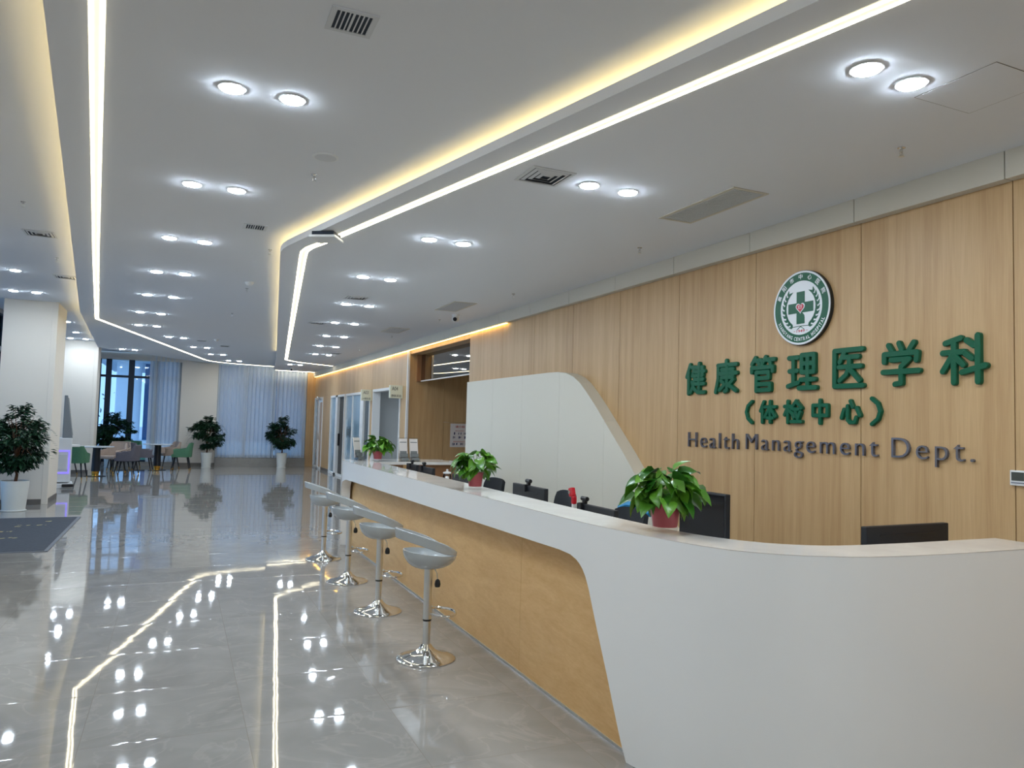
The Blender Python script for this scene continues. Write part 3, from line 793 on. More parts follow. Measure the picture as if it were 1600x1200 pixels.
st = make_stool(); st.location = (1.59, 4.87, 0)
for (x, y), lb in zip(((1.59, 6.19), (1.59, 7.42), (1.575, 8.68)), ('second grey bar stool from the camera, behind the nearest one', 'third grey bar stool from the camera along the counter', 'farthest grey bar stool near the far end of the counter')):
    dup(st, (x, y, 0), 0, lb)
for o in COL.objects:
    if o.name.startswith('bar_stool'): o['group'] = 'bar stools along the counter'

# ------------------------------------------------------------------ pothos pots
def leaf(bm, base, az, elev, ln, wd, droop, twist, mi=0):
    """a heart-shaped blade that arches down"""
    T = Vector((cos(az)*cos(elev), sin(az)*cos(elev), sin(elev)))
    S = Vector((-sin(az), cos(az), 0)); U = S.cross(T)*-1
    if U.z < 0: U = -U
    S = (S*cos(twist)+U*sin(twist)).normalized()
    prof = [(0.0, 0.30), (0.10, 0.80), (0.25, 1.0), (0.45, 0.88), (0.65, 0.62), (0.84, 0.30), (1.0, 0.02)]
    P = Vector(base); rows = []; step = 0; d = T.copy()
    prev = 0
    for f, wv in prof:
        dl = (f-prev)*ln; prev = f
        d = (d+Vector((0, 0, -1))*droop*(dl/ln)*1.6).normalized(); P = P+d*dl
        u = S.cross(d).normalized()
        if u.z < 0: u = -u
        w_ = wv*wd/2
        rows.append([bm.verts.new(P-S*w_+u*w_*0.32), bm.verts.new(P), bm.verts.new(P+S*w_+u*w_*0.32)])
    for A, B in zip(rows, rows[1:]):
        for i in range(2):
            f = bm.faces.new((A[i], A[i+1], B[i+1], B[i])); f.material_index = mi; f.smooth = True

def pothos(label, loc, pr, ph, spread, height, nl, seed, lean=0.0):
    rnd = random.Random(seed)
    t = thing('potted_pothos', label, 'plant', loc, 0, 'potted plants on the counter')
    b = new(); lathe(b, [(pr*0.71, 0.024), (pr*0.90, ph*0.93), (pr*0.86, ph*0.93), (pr*0.80, ph*0.80)], 24, caps=False); b.faces.new([b.verts.new((pr*0.71*cos(2*pi*i/24), pr*0.71*sin(2*pi*i/24), 0.024)) for i in range(24)])
    obj('pot', b, M_red, t, smooth=True)
    b = new(); lathe(b, [(pr*0.68, 0.0), (pr*0.72, 0.004), (pr*0.93, ph*0.80), (pr*1.0, ph*0.82), (pr*1.0, ph*0.99), (pr*1.03, ph)], 28, caps=False); obj('plastic_sleeve', b, M_sleeve, t, smooth=True)
    b = new(); lathe(b, [(pr*0.84, ph*0.86), (0.001, ph*0.88)], 20, caps=False); obj('soil', b, M_soil, t)
    bl, bs = new(), new()
    for k in range(nl):
        az = rnd.uniform(0, 2*pi); lay = rnd.random()
        rr = spread*(0.25+0.75*rnd.random()**0.7)
        reach = rr*(0.42 if lay > 0.75 else 0.62)
        hh = height*(0.02+0.80*(lay**0.8)*(1-0.35*rr/spread))
        tip = Vector((cos(az)*reach, sin(az)*reach, ph*0.9+hh))
        root = Vector((cos(az)*pr*0.3*rnd.random(), sin(az)*pr*0.3*rnd.random(), ph*0.86))
        mid = (root+tip)/2+Vector((0, 0, height*0.15))
        if k % 2 == 0: tube(bs, [root, mid, tip], 0.0022, 5)
        ln = rnd.uniform(0.085, 0.13)*(spread/0.235); wd = ln*rnd.uniform(0.62, 0.85)
        leaf(bl, tip, az+rnd.uniform(-0.8, 0.8), rnd.uniform(-0.7, 0.35)+0.55*lay, ln, wd, rnd.uniform(0.3, 1.6), rnd.uniform(-0.9, 0.9))
    obj('foliage', bl, M_pothos, t, fix=False)
    obj('stems', bs, mat('green_stem', rgb(90, 130, 60), 0.5), t, smooth=True)
    return t
pothos('green leafy plant in a red pot on the counter, nearest and largest', (2.205, 3.06, ZT), 0.083, 0.15, 0.245, 0.24, 95, 3)
pothos('green leafy plant in a red pot midway along the counter ledge', (2.10, 5.36, ZT), 0.068, 0.14, 0.215, 0.23, 85, 11)
pothos('small green leafy plant in a red pot at the far end of the counter', (2.33, 9.36, ZT), 0.068, 0.13, 0.235, 0.25, 85, 23)

# ------------------------------------------------------------------ things on the counter and desk
def holder(label, x, y, rz, two):
    t = thing('brochure_holder', label, 'brochure holder', (x, y, ZT), rz, 'brochure holders on the far ledge')
    b = new()
    v = [(-0.06, 0.0), (0.06, 0.0)]
    def slab(x0, x1, yb, zb, yt, zt, th=0.003):
        vs = [b.verts.new(p) for p in ((x0, yb, zb), (x1, yb, zb), (x1, yt, zt), (x0, yt, zt), (x0, yb+th, zb), (x1, yb+th, zb), (x1, yt+th, zt), (x0, yt+th, zt))]
        for f in ((0, 1, 2, 3), (7, 6, 5, 4), (0, 4, 5, 1), (1, 5, 6, 2), (2, 6, 7, 3), (3, 7, 4, 0)): b.faces.new([vs[i] for i in f])
    slab(-0.062, 0.062, 0.03, 0.0, 0.09, 0.30)
    slab(-0.062, 0.062, -0.035, 0.0, -0.03, 0.05); slab(-0.062, 0.062, 0.0, 0.0, 0.015, 0.10)
    box(b, -0.064, 0.064, -0.05, 0.09, 0, 0.003)
    obj('stand', b, M_acryl, t)
    b = new()
    slab(-0.055, 0.055, 0.022, 0.03, 0.078, 0.285, 0.006); obj('brochure', b, M_paper, t)
    b = new(); slab(-0.045, 0.045, 0.0285, 0.07, 0.044, 0.13, 0.001); slab(-0.045, 0.045, 0.063, 0.235, 0.066, 0.245, 0.001); obj('brochure_print', b, M_print, t)
    b = new(); slab(-0.05, 0.05, -0.037, 0.01, -0.032, 0.045, 0.002); slab(-0.05, 0.05, -0.004, 0.055, 0.006, 0.095, 0.002); obj('card_stack', b, M_print, t)
    return t
holder('clear brochure holder on the far ledge, left of the touching pair', 2.66, 9.30, 0.05, True)
holder('clear brochure holder on the far ledge, right of the touching pair', 2.80, 9.30, 0.05, True)
holder('clear brochure holder at the far ledge end, left of the small plant', 2.13, 9.50, 0.5, False)

def monitor(label, x, y, rz, top, wd=0.54, ht=0.33, scr=False, zt=0.75):
    """origin at the foot; the screen looks along local +X"""
    t = thing('computer_monitor', label, 'monitor', (x, y, zt), rz, 'computer monitors behind the counter')
    h = top-zt
    b = new(); box(b, -0.02, 0.015, -wd/2, wd/2, h-ht, h, bev=0.006); box(b, -0.034, -0.02, -wd/2+0.03, wd/2-0.03, h-ht+0.06, h-0.10, bev=0.006)
    obj('housing', b, M_blackm, t)
    obj('vent_slot', box(new(), -0.0225, -0.0195, -wd/2+0.12, wd/2-0.10, h-0.052, h-0.044), M_black, t)
    obj('screen', box(new(), 0.0145, 0.017, -wd/2+0.012, wd/2-0.012, h-ht+0.02, h-0.012), M_screen, t)
    b = new(); box(b, -0.075, -0.045, -0.035, 0.035, 0.01, h-0.12, bev=0.006); obj('stand', b, M_black, t)
    obj('foot', box(new(), -0.13, 0.08, -0.12, 0.12, 0, 0.012, bev=0.004), M_black, t)
    return t
monitor('dark monitor back beyond the counter, farthest one, under the small plant', 2.62, 9.02-0.25, 0, 1.075, 0.42)
monitor('dark monitor back left of the middle plant, with a webcam on top', 2.62, 8.20, 0, 1.075, 0.50)
monitor('dark monitor back hidden partly by the middle plant', 2.62, 7.05, 0, 1.065, 0.5)
monitor('dark monitor back with webcam, right of the middle plant', 2.62, 5.47, 0, 1.095, 0.6)
monitor('dark monitor back low behind the ledge, beside the red webcam', 2.62, 4.41, 0, 1.045, 0.5)
monitor('large black screen standing behind the nearest plant', 2.82, 3.54, pi, 1.225, 0.42, 0.36)
monitor('black monitor top above the rounded end of the counter, nearest the wall', 3.49, 2.74, radians(92), 1.118, 0.64, 0.36)

def webcam(label, x, y, z, m=M_black):
    t = thing('webcam', label, 'webcam', (x, y, z), 0, 'webcams on the monitors')
    b = new(); tube(b, [(0, -0.035, 0.034), (0, 0.035, 0.034)], 0.016, 12); obj('body', b, m, t, smooth=True)
    b = new(); tube(b, [(0.014, 0, 0.034), (0.02, 0, 0.034)], 0.009, 10); obj('lens', b, M_screen, t)
    b = new(); box(b, -0.012, 0.012, -0.018, 0.018, 0, 0.02, bev=0.003); box(b, -0.04, -0.022, -0.014, 0.014, -0.05, 0.006, bev=0.002); box(b, -0.04, 0.012, -0.014, 0.014, 0.0, 0.008)
    obj('clip', b, m, t)
webcam('small black webcam clipped on the monitor right of the middle plant', 2.62, 5.50, 1.095)
webcam('small black webcam on the monitor left of the middle plant', 2.62, 8.32, 1.075)
webcam('small dark webcam on the farthest monitor under the small plant', 2.62, 8.80, 1.075)
webcam('tiny black webcam beside the red webcam', 2.62, 4.58, 1.045)
t = thing('webcam', 'red webcam on a bent red stand between two chair backs', 'webcam', (2.60, 4.70, 1.0), 0, 'webcams on the monitors')
b = new(); box(b, -0.016, 0.016, -0.016, 0.016, 0.03, 0.085, bev=0.008); obj('stand', b, M_redp, t)
b = new(); box(b, -0.02, 0.02, 0.0, 0.042, 0.08, 0.145, bev=0.01); bmesh.ops.rotate(b, verts=b.verts, cent=(0, 0.02, 0.08), matrix=Matrix.Rotation(radians(-18), 3, 'X')); hd = obj('head', b, M_redp, t)
b = new(); tube(b, [(-0.019, 0.032, 0.112), (-0.025, 0.032, 0.112)], 0.013, 14); obj('lens', b, M_chrome, hd)
b = new(); box(b, -0.012, 0.012, -0.01, 0.01, -0.25, 0.03); obj('post', b, M_trim, t)

def office_chair(label, x, y, rz, top, m_edge=None):
    t = thing('office_chair', label, 'chair', (x, y, 0), rz, 'office chairs behind the counter')
    b = new(); rows = []
    for j in range(7):
        f = j/6; z = top-0.46*(1-f); row = []
        for i in range(9):
            g = i/8*2-1; wd = 0.225*(1-0.12*f**3)
            zz = z-0.03*abs(g)**3*(f > 0.9)
            row.append(b.verts.new((0.03*g*g*-1+0.05*f*f, g*wd, zz)))
        rows.append(row)
    for A, B in zip(rows, rows[1:]):
        for i in range(8): b.faces.new((A[i], A[i+1], B[i+1], B[i]))
    s = obj('backrest', b, M_mesh, t, smooth=True); md = s.modifiers.new('thick', 'SOLIDIFY'); md.thickness = 0.035; md.offset = 0
    if m_edge:
        b = new(); tube(b, [(0.052, -0.2, top-0.02), (0.058, -0.1, top+0.012), (0.06, 0, top+0.018), (0.058, 0.1, top+0.012), (0.052, 0.2, top-0.02)], 0.026, 8); obj('top_rail', b, m_edge, s, smooth=True)
    obj('seat', box(new(), -0.52, -0.04, -0.24, 0.24, 0.44, 0.51, bev=0.025), M_mesh, t)
    b = new(); tube(b, [(-0.1, 0, 0.45), (0.06, 0, 0.47), (0.08, 0, top-0.3)], 0.018, 8); obj('back_support', b, M_black, t)
    b = new(); lathe(b, [(0.03, 0.1), (0.03, 0.44)], 12, (-0.28, 0, 0)); obj('gas_lift', b, M_black, t)
    b = new()
    for k in range(5):
        a = 2*pi*k/5; tube(b, [(-0.28, 0, 0.1), (-0.28+0.28*cos(a), 0.28*sin(a), 0.07)], 0.02, 6)
        lathe(b, [(0.02, 0.0), (0.028, 0.025), (0.02, 0.05)], 8, (-0.28+0.28*cos(a), 0.28*sin(a), 0))
    obj('base', b, M_black, t)
office_chair('dark office chair back just right of the middle plant', 3.30, 7.85, 0.12, 0.975)
office_chair('dark office chair back left of the red webcam', 3.30, 6.15, -0.1, 0.985)
office_chair('dark office chair back with a blue top edge beside the nearest plant', 3.05, 4.68, 0.0, 0.995, M_bluefab)

t = thing('pump_bottle', 'small bottle with a white cap on the desk beyond the ledge', 'bottle', (2.66, 7.62, 0.75))
b = new(); lathe(b, [(0.03, 0), (0.032, 0.01), (0.032, 0.15), (0.012, 0.18), (0.012, 0.2)], 16); obj('body', b, M_worn, t, smooth=True)
b = new(); lathe(b, [(0.02, 0.2), (0.02, 0.25), (0.016, 0.262)], 14); obj('cap', b, M_trim, t, smooth=True)
t = thing('glass_canister', 'glass canister with a pale lid on the desk beyond the ledge', 'canister', (2.94, 8.42, 0.75))
b = new(); lathe(b, [(0.05, 0), (0.05, 0.2), (0.04, 0.23)], 18); obj('body', b, M_acryl, t, smooth=True)
b = new(); lathe(b, [(0.02, 0.23), (0.05, 0.235), (0.05, 0.25), (0.012, 0.26), (0.012, 0.285)], 18); obj('lid', b, M_trim, t, smooth=True)

# poster in the recess
t = thing('wall_poster', 'notice poster with red title and small figures on the side corridor wood wall', 'poster', (0, 0, 0))
obj('sheet', box(new(), 5.12, 5.53, 14.556, 14.56, 1.093, 1.576), M_paper, t)
PM = facing_minus_y(5.12, 14.556, 1.093)
b = new(); add_text(b, '请介绍', 0.11, 0.31, 0.395, 0.445, 0, 0.001, 0.01); add_text(b, '体检中心温馨提示', 0.11, 0.31, 0.325, 0.345, 0, 0.001); add_text(b, '健康管理体检中心', 0.07, 0.35, 0.10, 0.125, 0, 0.001); b.transform(PM); obj('title_print', b, M_inkred, t, fix=False)
b = new(); rnd = random.Random(5)
for (cx, cy) in ((0.08, 0.28), (0.21, 0.28), (0.33, 0.28), (0.08, 0.20), (0.22, 0.20), (0.33, 0.20), (0.07, 0.06), (0.16, 0.065), (0.26, 0.065), (0.35, 0.065)):
    for k in range(3):
        x = cx+rnd.uniform(-0.035, 0.02); h = rnd.uniform(0.03, 0.055)
        prism(b, [(x, cy-h/2), (x+0.014, cy-h/2), (x+0.018, cy+h/2), (x+0.004, cy+h/2)], 0, 0.001)
b.transform(PM); obj('figure_print', b, M_inkblue, t)

# ------------------------------------------------------------------ ceiling fixtures
G_lamp = 'round recessed ceiling downlights in pairs'
def make_downlight():
    t = thing('downlight', 'x', 'ceiling light', (0, 0, 0), 0, G_lamp)
    b = new(); lathe(b, [(0.060, -0.004), (0.066, 0.0), (0.072, -0.002), (0.070, -0.006), (0.062, -0.007), (0.060, -0.004)], 24, caps=False); obj('trim_ring', b, M_metalw, t, smooth=True)
    b = new(); lathe(b, [(0.060, -0.0005), (0.060, -0.010), (0.050, -0.0135)], 20); obj('diffuser', b, M_lamp, t)
    return t
LAMPS = []
cen = [((0.174, 4.067), (0.477, 4.064)), ((0.01, 5.914), (0.32, 5.913)), ((-0.16, 7.827), (0.154, 7.845)), ((-0.318, 9.768), (-0.01, 9.754)), ((-0.488, 11.723), (-0.148, 11.752)), ((-0.664, 13.768), (-0.347, 13.806)), ((-0.771, 15.8), (-0.463, 15.8)), ((-0.275, 17.751), (0.022, 17.817)), ((0.246, 19.91), (0.563, 19.957)), ((0.724, 21.926), (1.036, 21.826)), ((1.30, 24.0), (1.61, 23.95))]
for i, pr in enumerate(cen):
    for (x, y), s in zip(pr, ('left', 'right')):
        k = (ZC-EYE)/1.71
        LAMPS.append((x*k, y*k, ZC, f'{s} downlight of the {ORD[i]} pair from the camera on the middle ceiling'))
rgt = [((2.677, 2.29), (2.968, 2.297)), ((2.41, 4.242), (2.711, 4.245)), ((1.925, 6.18), (2.24, 6.18)), ((1.794, 8.177), (2.107, 8.181)), ((2.029, 10.233), (2.35, 10.234)), ((2.268, 12.284), (2.586, 12.281)), ((2.497, 14.33), (2.823, 14.30)), ((2.719, 16.365), (3.059, 16.40)), ((2.975, 18.522), (3.303, 18.559)), ((2.916, 22.6), (3.199, 22.56))]
for i, pr in enumerate(rgt):
    for (x, y), s in zip(pr, ('left', 'right')):
        LAMPS.append((x, y, ZR, f'{s} downlight of the {ORD[i]} pair from the camera on the ceiling above the counter'))
for x, y, lb in ((-2.44, 11.95, 'left'), (-2.12, 11.95, 'right'), (-2.49, 13.99, 'left'), (-2.18, 13.99, 'right')):
    LAMPS.append((x, y, ZL, f'{lb} downlight of the pair ' + ('just in front of the first column' if y > 13 else 'farther in front of the first column')))
for x, y, lb in ((-2.24, 18.1, 'downlight just beyond the top of the first column'), (-2.32, 20.35, 'single downlight midway between the two white columns'), (-2.62, 22.0, 'left downlight of the pair right in front of the second column'), (-2.28, 22.0, 'right downlight of the pair right in front of the second column')):
    LAMPS.append((x, y, ZL, lb))
LAMPS += [(-1.444, 22.1, ZC, 'left downlight of the pair above the far uncurtained window'), (-1.14, 22.08, ZC, 'right downlight of the pair above the far uncurtained window')]
# unseen downlights added to light the near hall and the A04 room
for x, y, z in ((0.34, 2.1, ZC), (0.64, 2.1, ZC), (0.5, 0.1, ZC), (0.8, 0.1, ZC), (0.7, -2.0, ZC), (1.0, -2.0, ZC), (3.0, 0.25, ZR), (3.3, 0.25, ZR), (3.3, -1.8, ZR), (3.6, -1.8, ZR), (-2.1, 9.9, ZL), (-2.1, 7.9, ZL), (-1.9, 5.9, ZL), (-1.9, 3.9, ZL), (5.6, 16.4, 2.70)):
    LAMPS.append((x, y, z, 'added ceiling downlight outside the view'))
dl = make_downlight(); dl.location = LAMPS[0][:3]; dl['label'] = LAMPS[0][3]
for x, y, z, lb in LAMPS[1:]: dup(dl, (x, y, z), 0, lb)

def led_channel(name, label, path, z, wd, group='LED light channels'):
    t = thing(name, label, 'light strip', (0, 0, 0), 0, group)
    b = new(); strip(b, offset(path, -wd/2), offset(path, wd/2), z-0.004, z-0.0005); obj('diffuser', b, M_led, t)
    for d in (-wd*0.33, wd*0.33):
        b = new(); strip(b, offset(path, d-wd*0.11), offset(path, d+wd*0.11), z-0.006, z-0.0035); obj('light_line', b, M_led2, t)
led_channel('led_light_channel', 'bright warm LED channel bending along the right ceiling above the counter',
            [(3.62, YB+0.1), (2.333, 1.875), (1.784, 4.10), (1.12, 6.78), (1.04, 7.05), (1.02, 7.25), (1.045, 7.50), (2.58, 20.85), (2.75, 21.2), (3.03, 21.55), (4.09, 22.3)], ZR, 0.075)
led_channel('led_light_channel', 'long straight warm LED channel on the left that bends toward the far curtains',
            [(0.09, YB+0.1), (-0.392, 3.475), (-0.908, 9.24), (-1.42, 15.2), (-1.43, 15.36), (-1.38, 15.55), (0.645, 24.3), (0.80, 24.7), (1.10, 25.1), (1.6, 25.4), (2.3, 25.62), (2.80, 25.68)], ZC, 0.068)
b = new(); PT = [(2.86, 25.69), (4.12, 25.75)]; strip(b, offset(PT, -0.034), offset(PT, 0.034), ZR-0.005, ZR-0.0005); obj('diffuser', b, M_led2, bpy.data.objects['led_light_channel.001'])
def cove(label, path, z, m=M_cove, wd=0.02):
    b = new(); strip(b, offset(path, 0.105), offset(path, 0.105+wd), z, z+0.006); tag(obj('cove_light_tape', b, m), label, 'light strip', 'cove light tapes')
b_ = [p for p in EDGE]; b_[0] = (3.48, YB+0.1); b_ = b_[:-1]+[(2.19, 19.7)]
cove('amber light tape hidden in the cove of the middle ceiling above the lip', b_, ZR+0.012)
cove('amber light tape hidden in the cove of the left ceiling', [(0.09, YB+0.1)]+LEFT[1:5], ZC+0.012)
b = new()
box(b, 4.150, 4.185, 9.6, 11.1, 3.010, 3.017); box(b, 4.150, 4.185, 14.6, 25.8, 3.010, 3.017); box(b, 4.150, 4.185, 11.1, 14.6, 3.012, 3.019)
tag(obj('soffit_light_tape', b, M_amber), 'thin amber light line under the soffit at the top of the wood wall', 'light strip')

def vent_square(label, x, y, z, s, rz=0, grid=False, sy=None):
    sy = sy or s
    t = thing('ceiling_vent', label, 'vent', (x, y, z), rz, 'square ceiling air vents')
    b = new(); h, hy = s/2, sy/2; fw = 0.022
    for a in ((-h, h, -hy, -hy+fw), (-h, h, hy-fw, hy), (-h, -h+fw, -hy+fw, hy-fw), (h-fw, h, -hy+fw, hy-fw)): box(b, *a, -0.006, -0.0005)
    obj('frame', b, M_vent, t)
    obj('duct', box(new(), -h+0.01, h-0.01, -hy+0.01, hy-0.01, -0.0025, -0.001), M_ventdark, t)
    b = new()
    if grid:
        for k in range(9): box(b, -h+fw+(s-2*fw)*k/8-0.003-(0.004 if k == 4 else 0), -h+fw+(s-2*fw)*k/8+0.003, -hy+fw, hy-fw, -0.005, -0.003)
    else:
        for k, q in enumerate((0.80, 0.56, 0.32)):
            for sx_, w2 in ((q, q-0.13),):
                lathe(b, [(h*sx_*1.414, -0.004), (h*w2*1.414, -0.011), (h*w2*1.414, -0.009), (h*sx_*1.414, -0.0035)], 4, caps=False)
        bmesh.ops.rotate(b, verts=b.verts, cent=(0, 0, 0), matrix=Matrix.Rotation(pi/4, 3, 'Z'))
        for v in b.verts: v.co.y *= sy/s
    obj('louvre', b, M_vent, t)
vent_square('square grid vent on the middle ceiling nearest the camera', 0.603, 3.16, ZC, 0.20, 0, True)
vent_square('small grid vent on the middle ceiling, second from the camera', 0.55, 7.02, ZC, 0.20, 0, True)
vent_square('dark slot vent on the middle ceiling far above the left chairs', 0.94, 19.3, ZC, 0.22, 0, True, 0.35)
vent_square('flat pale vent on the far middle ceiling', 0.40, 18.3, ZC, 0.22, 0, True)
vent_square('stepped square air diffuser on the ceiling above the counter, nearest', 2.075, 4.23, ZR, 0.30)
vent_square('stepped square air diffuser on the ceiling above the counter, second', 2.04, 9.63, ZR, 0.30)
vent_square('stepped square air diffuser on the ceiling above the counter, third', 2.02, 12.52, ZR, 0.28)
vent_square('stepped square air diffuser above the counter, farthest', 3.34, 18.0, ZR, 0.30)
vent_square('louvred square vent on the left ceiling nearest the camera', -1.455, 9.33, ZL, 0.30)
vent_square('louvred square vent on the left ceiling behind the nearest one', -1.545, 12.15, ZL, 0.30)
def grille(label, x, y, z, sx, sy):
    t = thing('return_air_grille', label, 'vent', (x, y, z), 0, 'rectangular return air grilles')
    b = new(); h, hy, fw = sx/2, sy/2, 0.022
    for a in ((-h, h, -hy, -hy+fw), (-h, h, hy-fw, hy), (-h, -h+fw, -hy+fw, hy-fw), (h-fw, h, -hy+fw, hy-fw)): box(b, *a, -0.007, -0.0005)
    obj('frame', b, M_sof, t)
    obj('duct', box(new(), -h+0.01, h-0.01, -hy+0.01, hy-0.01, -0.0022, -0.001), M_ventdark, t)
    b = new(); n = 13
    for k in range(n):
        x0 = -h+fw+(sx-2*fw)*k/n; box(b, x0+0.0035, x0+(sx-2*fw)/n-0.0035, -hy+fw+0.006, hy-fw-0.004, -0.006, -0.003)
    obj('slats', b, M_vent, t)
grille('long slatted grille on the ceiling above the sign, nearest', 3.40, 4.235, ZR, 0.30, 0.84)
grille('slatted grille on the ceiling before the clerestory window, second', 3.39, 9.60, ZR, 0.32, 0.84)
grille('slatted grille on the ceiling past the white camera, third', 3.38, 12.7, ZR, 0.34, 0.74)

def make_sprinkler():
    t = thing('sprinkler', 'x', 'sprinkler', (0, 0, 0), 0, 'ceiling sprinklers')
    b = new(); lathe(b, [(0.022, 0), (0.022, -0.004), (0.009, -0.006), (0.009, -0.026)], 12); obj('neck', b, M_chrome, t)
    b = new()
    for s in (-1, 1): tube(b, [(s*0.008, 0, -0.024), (s*0.013, 0, -0.036), (s*0.004, 0, -0.050)], 0.0025, 6)
    tube(b, [(0, 0, -0.024), (0, 0, -0.05)], 0.003, 6); obj('yoke', b, M_steel, t)
    b = new(); lathe(b, [(0.016, -0.049), (0.017, -0.052)], 12); obj('deflector', b, M_steel, t)
    return t
SP = [(3.60, 2.85, ZR, 'ceiling sprinkler above the sign wall, nearest the camera'), (3.66, 5.52, ZR, 'second ceiling sprinkler along the ceiling above the counter'), (3.66, 8.25, ZR, 'third ceiling sprinkler along the ceiling above the counter'), (3.62, 10.95, ZR, 'ceiling sprinkler beside the white camera'), (3.57, 13.6, ZR, 'ceiling sprinkler just past the third slatted grille'), (3.60, 16.5, ZR, 'farthest ceiling sprinkler above the counter side'),
      (0.79, 5.29, ZC, 'ceiling sprinkler near the round speaker on the middle ceiling'), (0.772, 7.90, ZC, 'ceiling sprinkler just past the second vent of the middle ceiling'), (0.75, 10.45, ZC, 'ceiling sprinkler by the smoke detector on the middle ceiling'), (0.73, 13.1, ZC, 'farthest ceiling sprinkler on the middle ceiling'), (-1.39, 7.99, ZL, 'ceiling sprinkler on the left ceiling, nearest'), (-1.475, 10.7, ZL, 'ceiling sprinkler on the left ceiling between the two vents')]
sp = make_sprinkler(); sp.location = SP[0][:3]; sp['label'] = SP[0][3]
for x, y, z, lb in SP[1:]: dup(sp, (x, y, z), 0, lb)

def disc_thing(name, label, cat, x, y, z, prof, m, prof2, m2, p2):
    t = thing(name, label, cat, (x, y, z)); obj('housing', lathe(new(), prof, 28), m, t, smooth=True); obj(p2, lathe(new(), prof2, 24), m2, t, smooth=True)
disc_thing('ceiling_speaker', 'flat round speaker flush in the middle ceiling near the nearest sprinkler', 'speaker', 0.80, 4.90, ZC, [(0.085, -0.0005), (0.085, -0.004), (0.072, -0.007)], M_metalw, [(0.070, -0.007), (0.060, -0.0085)], M_vent, 'speaker_mesh')
for x, y, lb in ((0.743, 9.95, 'small white domed smoke detector midway on the middle ceiling'), (0.69, 17.7, 'small white domed smoke detector far along the middle ceiling')):
    disc_thing('smoke_detector', lb, 'smoke detector', x, y, ZC, [(0.055, -0.0005), (0.055, -0.012), (0.045, -0.03)], M_metalw, [(0.040, -0.03), (0.03, -0.045), (0.01, -0.048)], M_metalw, 'sensor_dome')
def cctv(label, x, y, z):
    t = thing('security_camera', label, 'camera', (x, y, z), 0, 'dome security cameras')
    obj('base', lathe(new(), [(0.055, 0), (0.055, -0.03), (0.045, -0.04)], 20), M_metalw, t, smooth=True)
    b = new(); bmesh.ops.create_uvsphere(b, u_segments=20, v_segments=12, radius=0.052); bmesh.ops.translate(b, verts=b.verts, vec=(0, 0, -0.065)); hd = obj('head', b, M_metalw, t, smooth=True)
    b = new(); tube(b, [(-0.022, -0.038, -0.075), (-0.028, -0.046, -0.079)], 0.03, 16); obj('lens_window', b, M_screen, hd)
cctv('white turret security camera under the ceiling near the clerestory window', 3.65, 10.3, ZR)
cctv('white turret security camera in front of the far curtain', 3.15, 23.9, ZR)
t = thing('wireless_access_point', 'flat white square access point hanging at the bend of the right light channel', 'access point', (1.085, 6.43, ZR), radians(-30))
obj('body', box(new(), -0.115, 0.115, -0.115, 0.115, -0.062, -0.040, bev=0.008), M_metalw, t)
obj('mounting_plate', box(new(), -0.095, 0.095, -0.095, 0.095, -0.040, -0.0065), M_ventdark, t)

t = thing('access_hatch', 'thin outline of a flush access hatch on the ceiling above the sign', 'hatch', (3.30, 2.194, ZR))
obj('panel', box(new(), -0.192, 0.192, -0.192, 0.192, -0.0022, -0.0005), M_ceil, t)
b = new()
for a in ((-0.195, 0.195, -0.195, -0.192), (-0.195, 0.195, 0.192, 0.195), (-0.195, -0.192, -0.192, 0.192), (0.192, 0.195, -0.192, 0.192)): box(b, *a, -0.0018, -0.0005)
obj('joint', b, M_skirt, t)

# ------------------------------------------------------------------ curtains
def curtain(label, x0, x1, z0, z1, y, seed):
    rnd = random.Random(seed); b = new(); n = int((x1-x0)/0.012); cols = []
    ph = rnd.uniform(0, 6)
    for i in range(n+1):
        x = x0+(x1-x0)*i/n
        dy = 0.03*sin(x*46+ph+1.2*sin(x*5+ph))+0.012*sin(x*103+2*ph)
        cols.append([b.verts.new((x+0.006*sin(x*60), y+dy*(0.8+0.25*k/5), z0+(z1-z0)*k/5)) for k in range(6)])
    for A, B in zip(cols, cols[1:]):
        for k in range(5): b.faces.new((A[k], B[k], B[k+1], A[k+1]))
    tag(obj('sheer_curtain', b, M_sheer, smooth=True, fix=False), label, 'curtain', 'white sheer curtains on the far windows')
curtain('white sheer curtain panel left of the far pier, half covering the bare window', -0.88, 0.02, 0.12, ZL-0.02, YF+0.04, 1)
curtain('white sheer curtain panel of the right far window, next to the pier', 1.13, 2.05, 0.28, ZC-0.02, YF-0.05, 2)
curtain('white sheer curtain panel in the middle of the right far window', 2.06, 2.93, 0.28, ZC-0.02, YF-0.05, 3)
curtain('white sheer curtain panel of the right far window, next to the wood wall', 2.94, 3.92, 0.28, ZC-0.02, YF-0.05, 4)

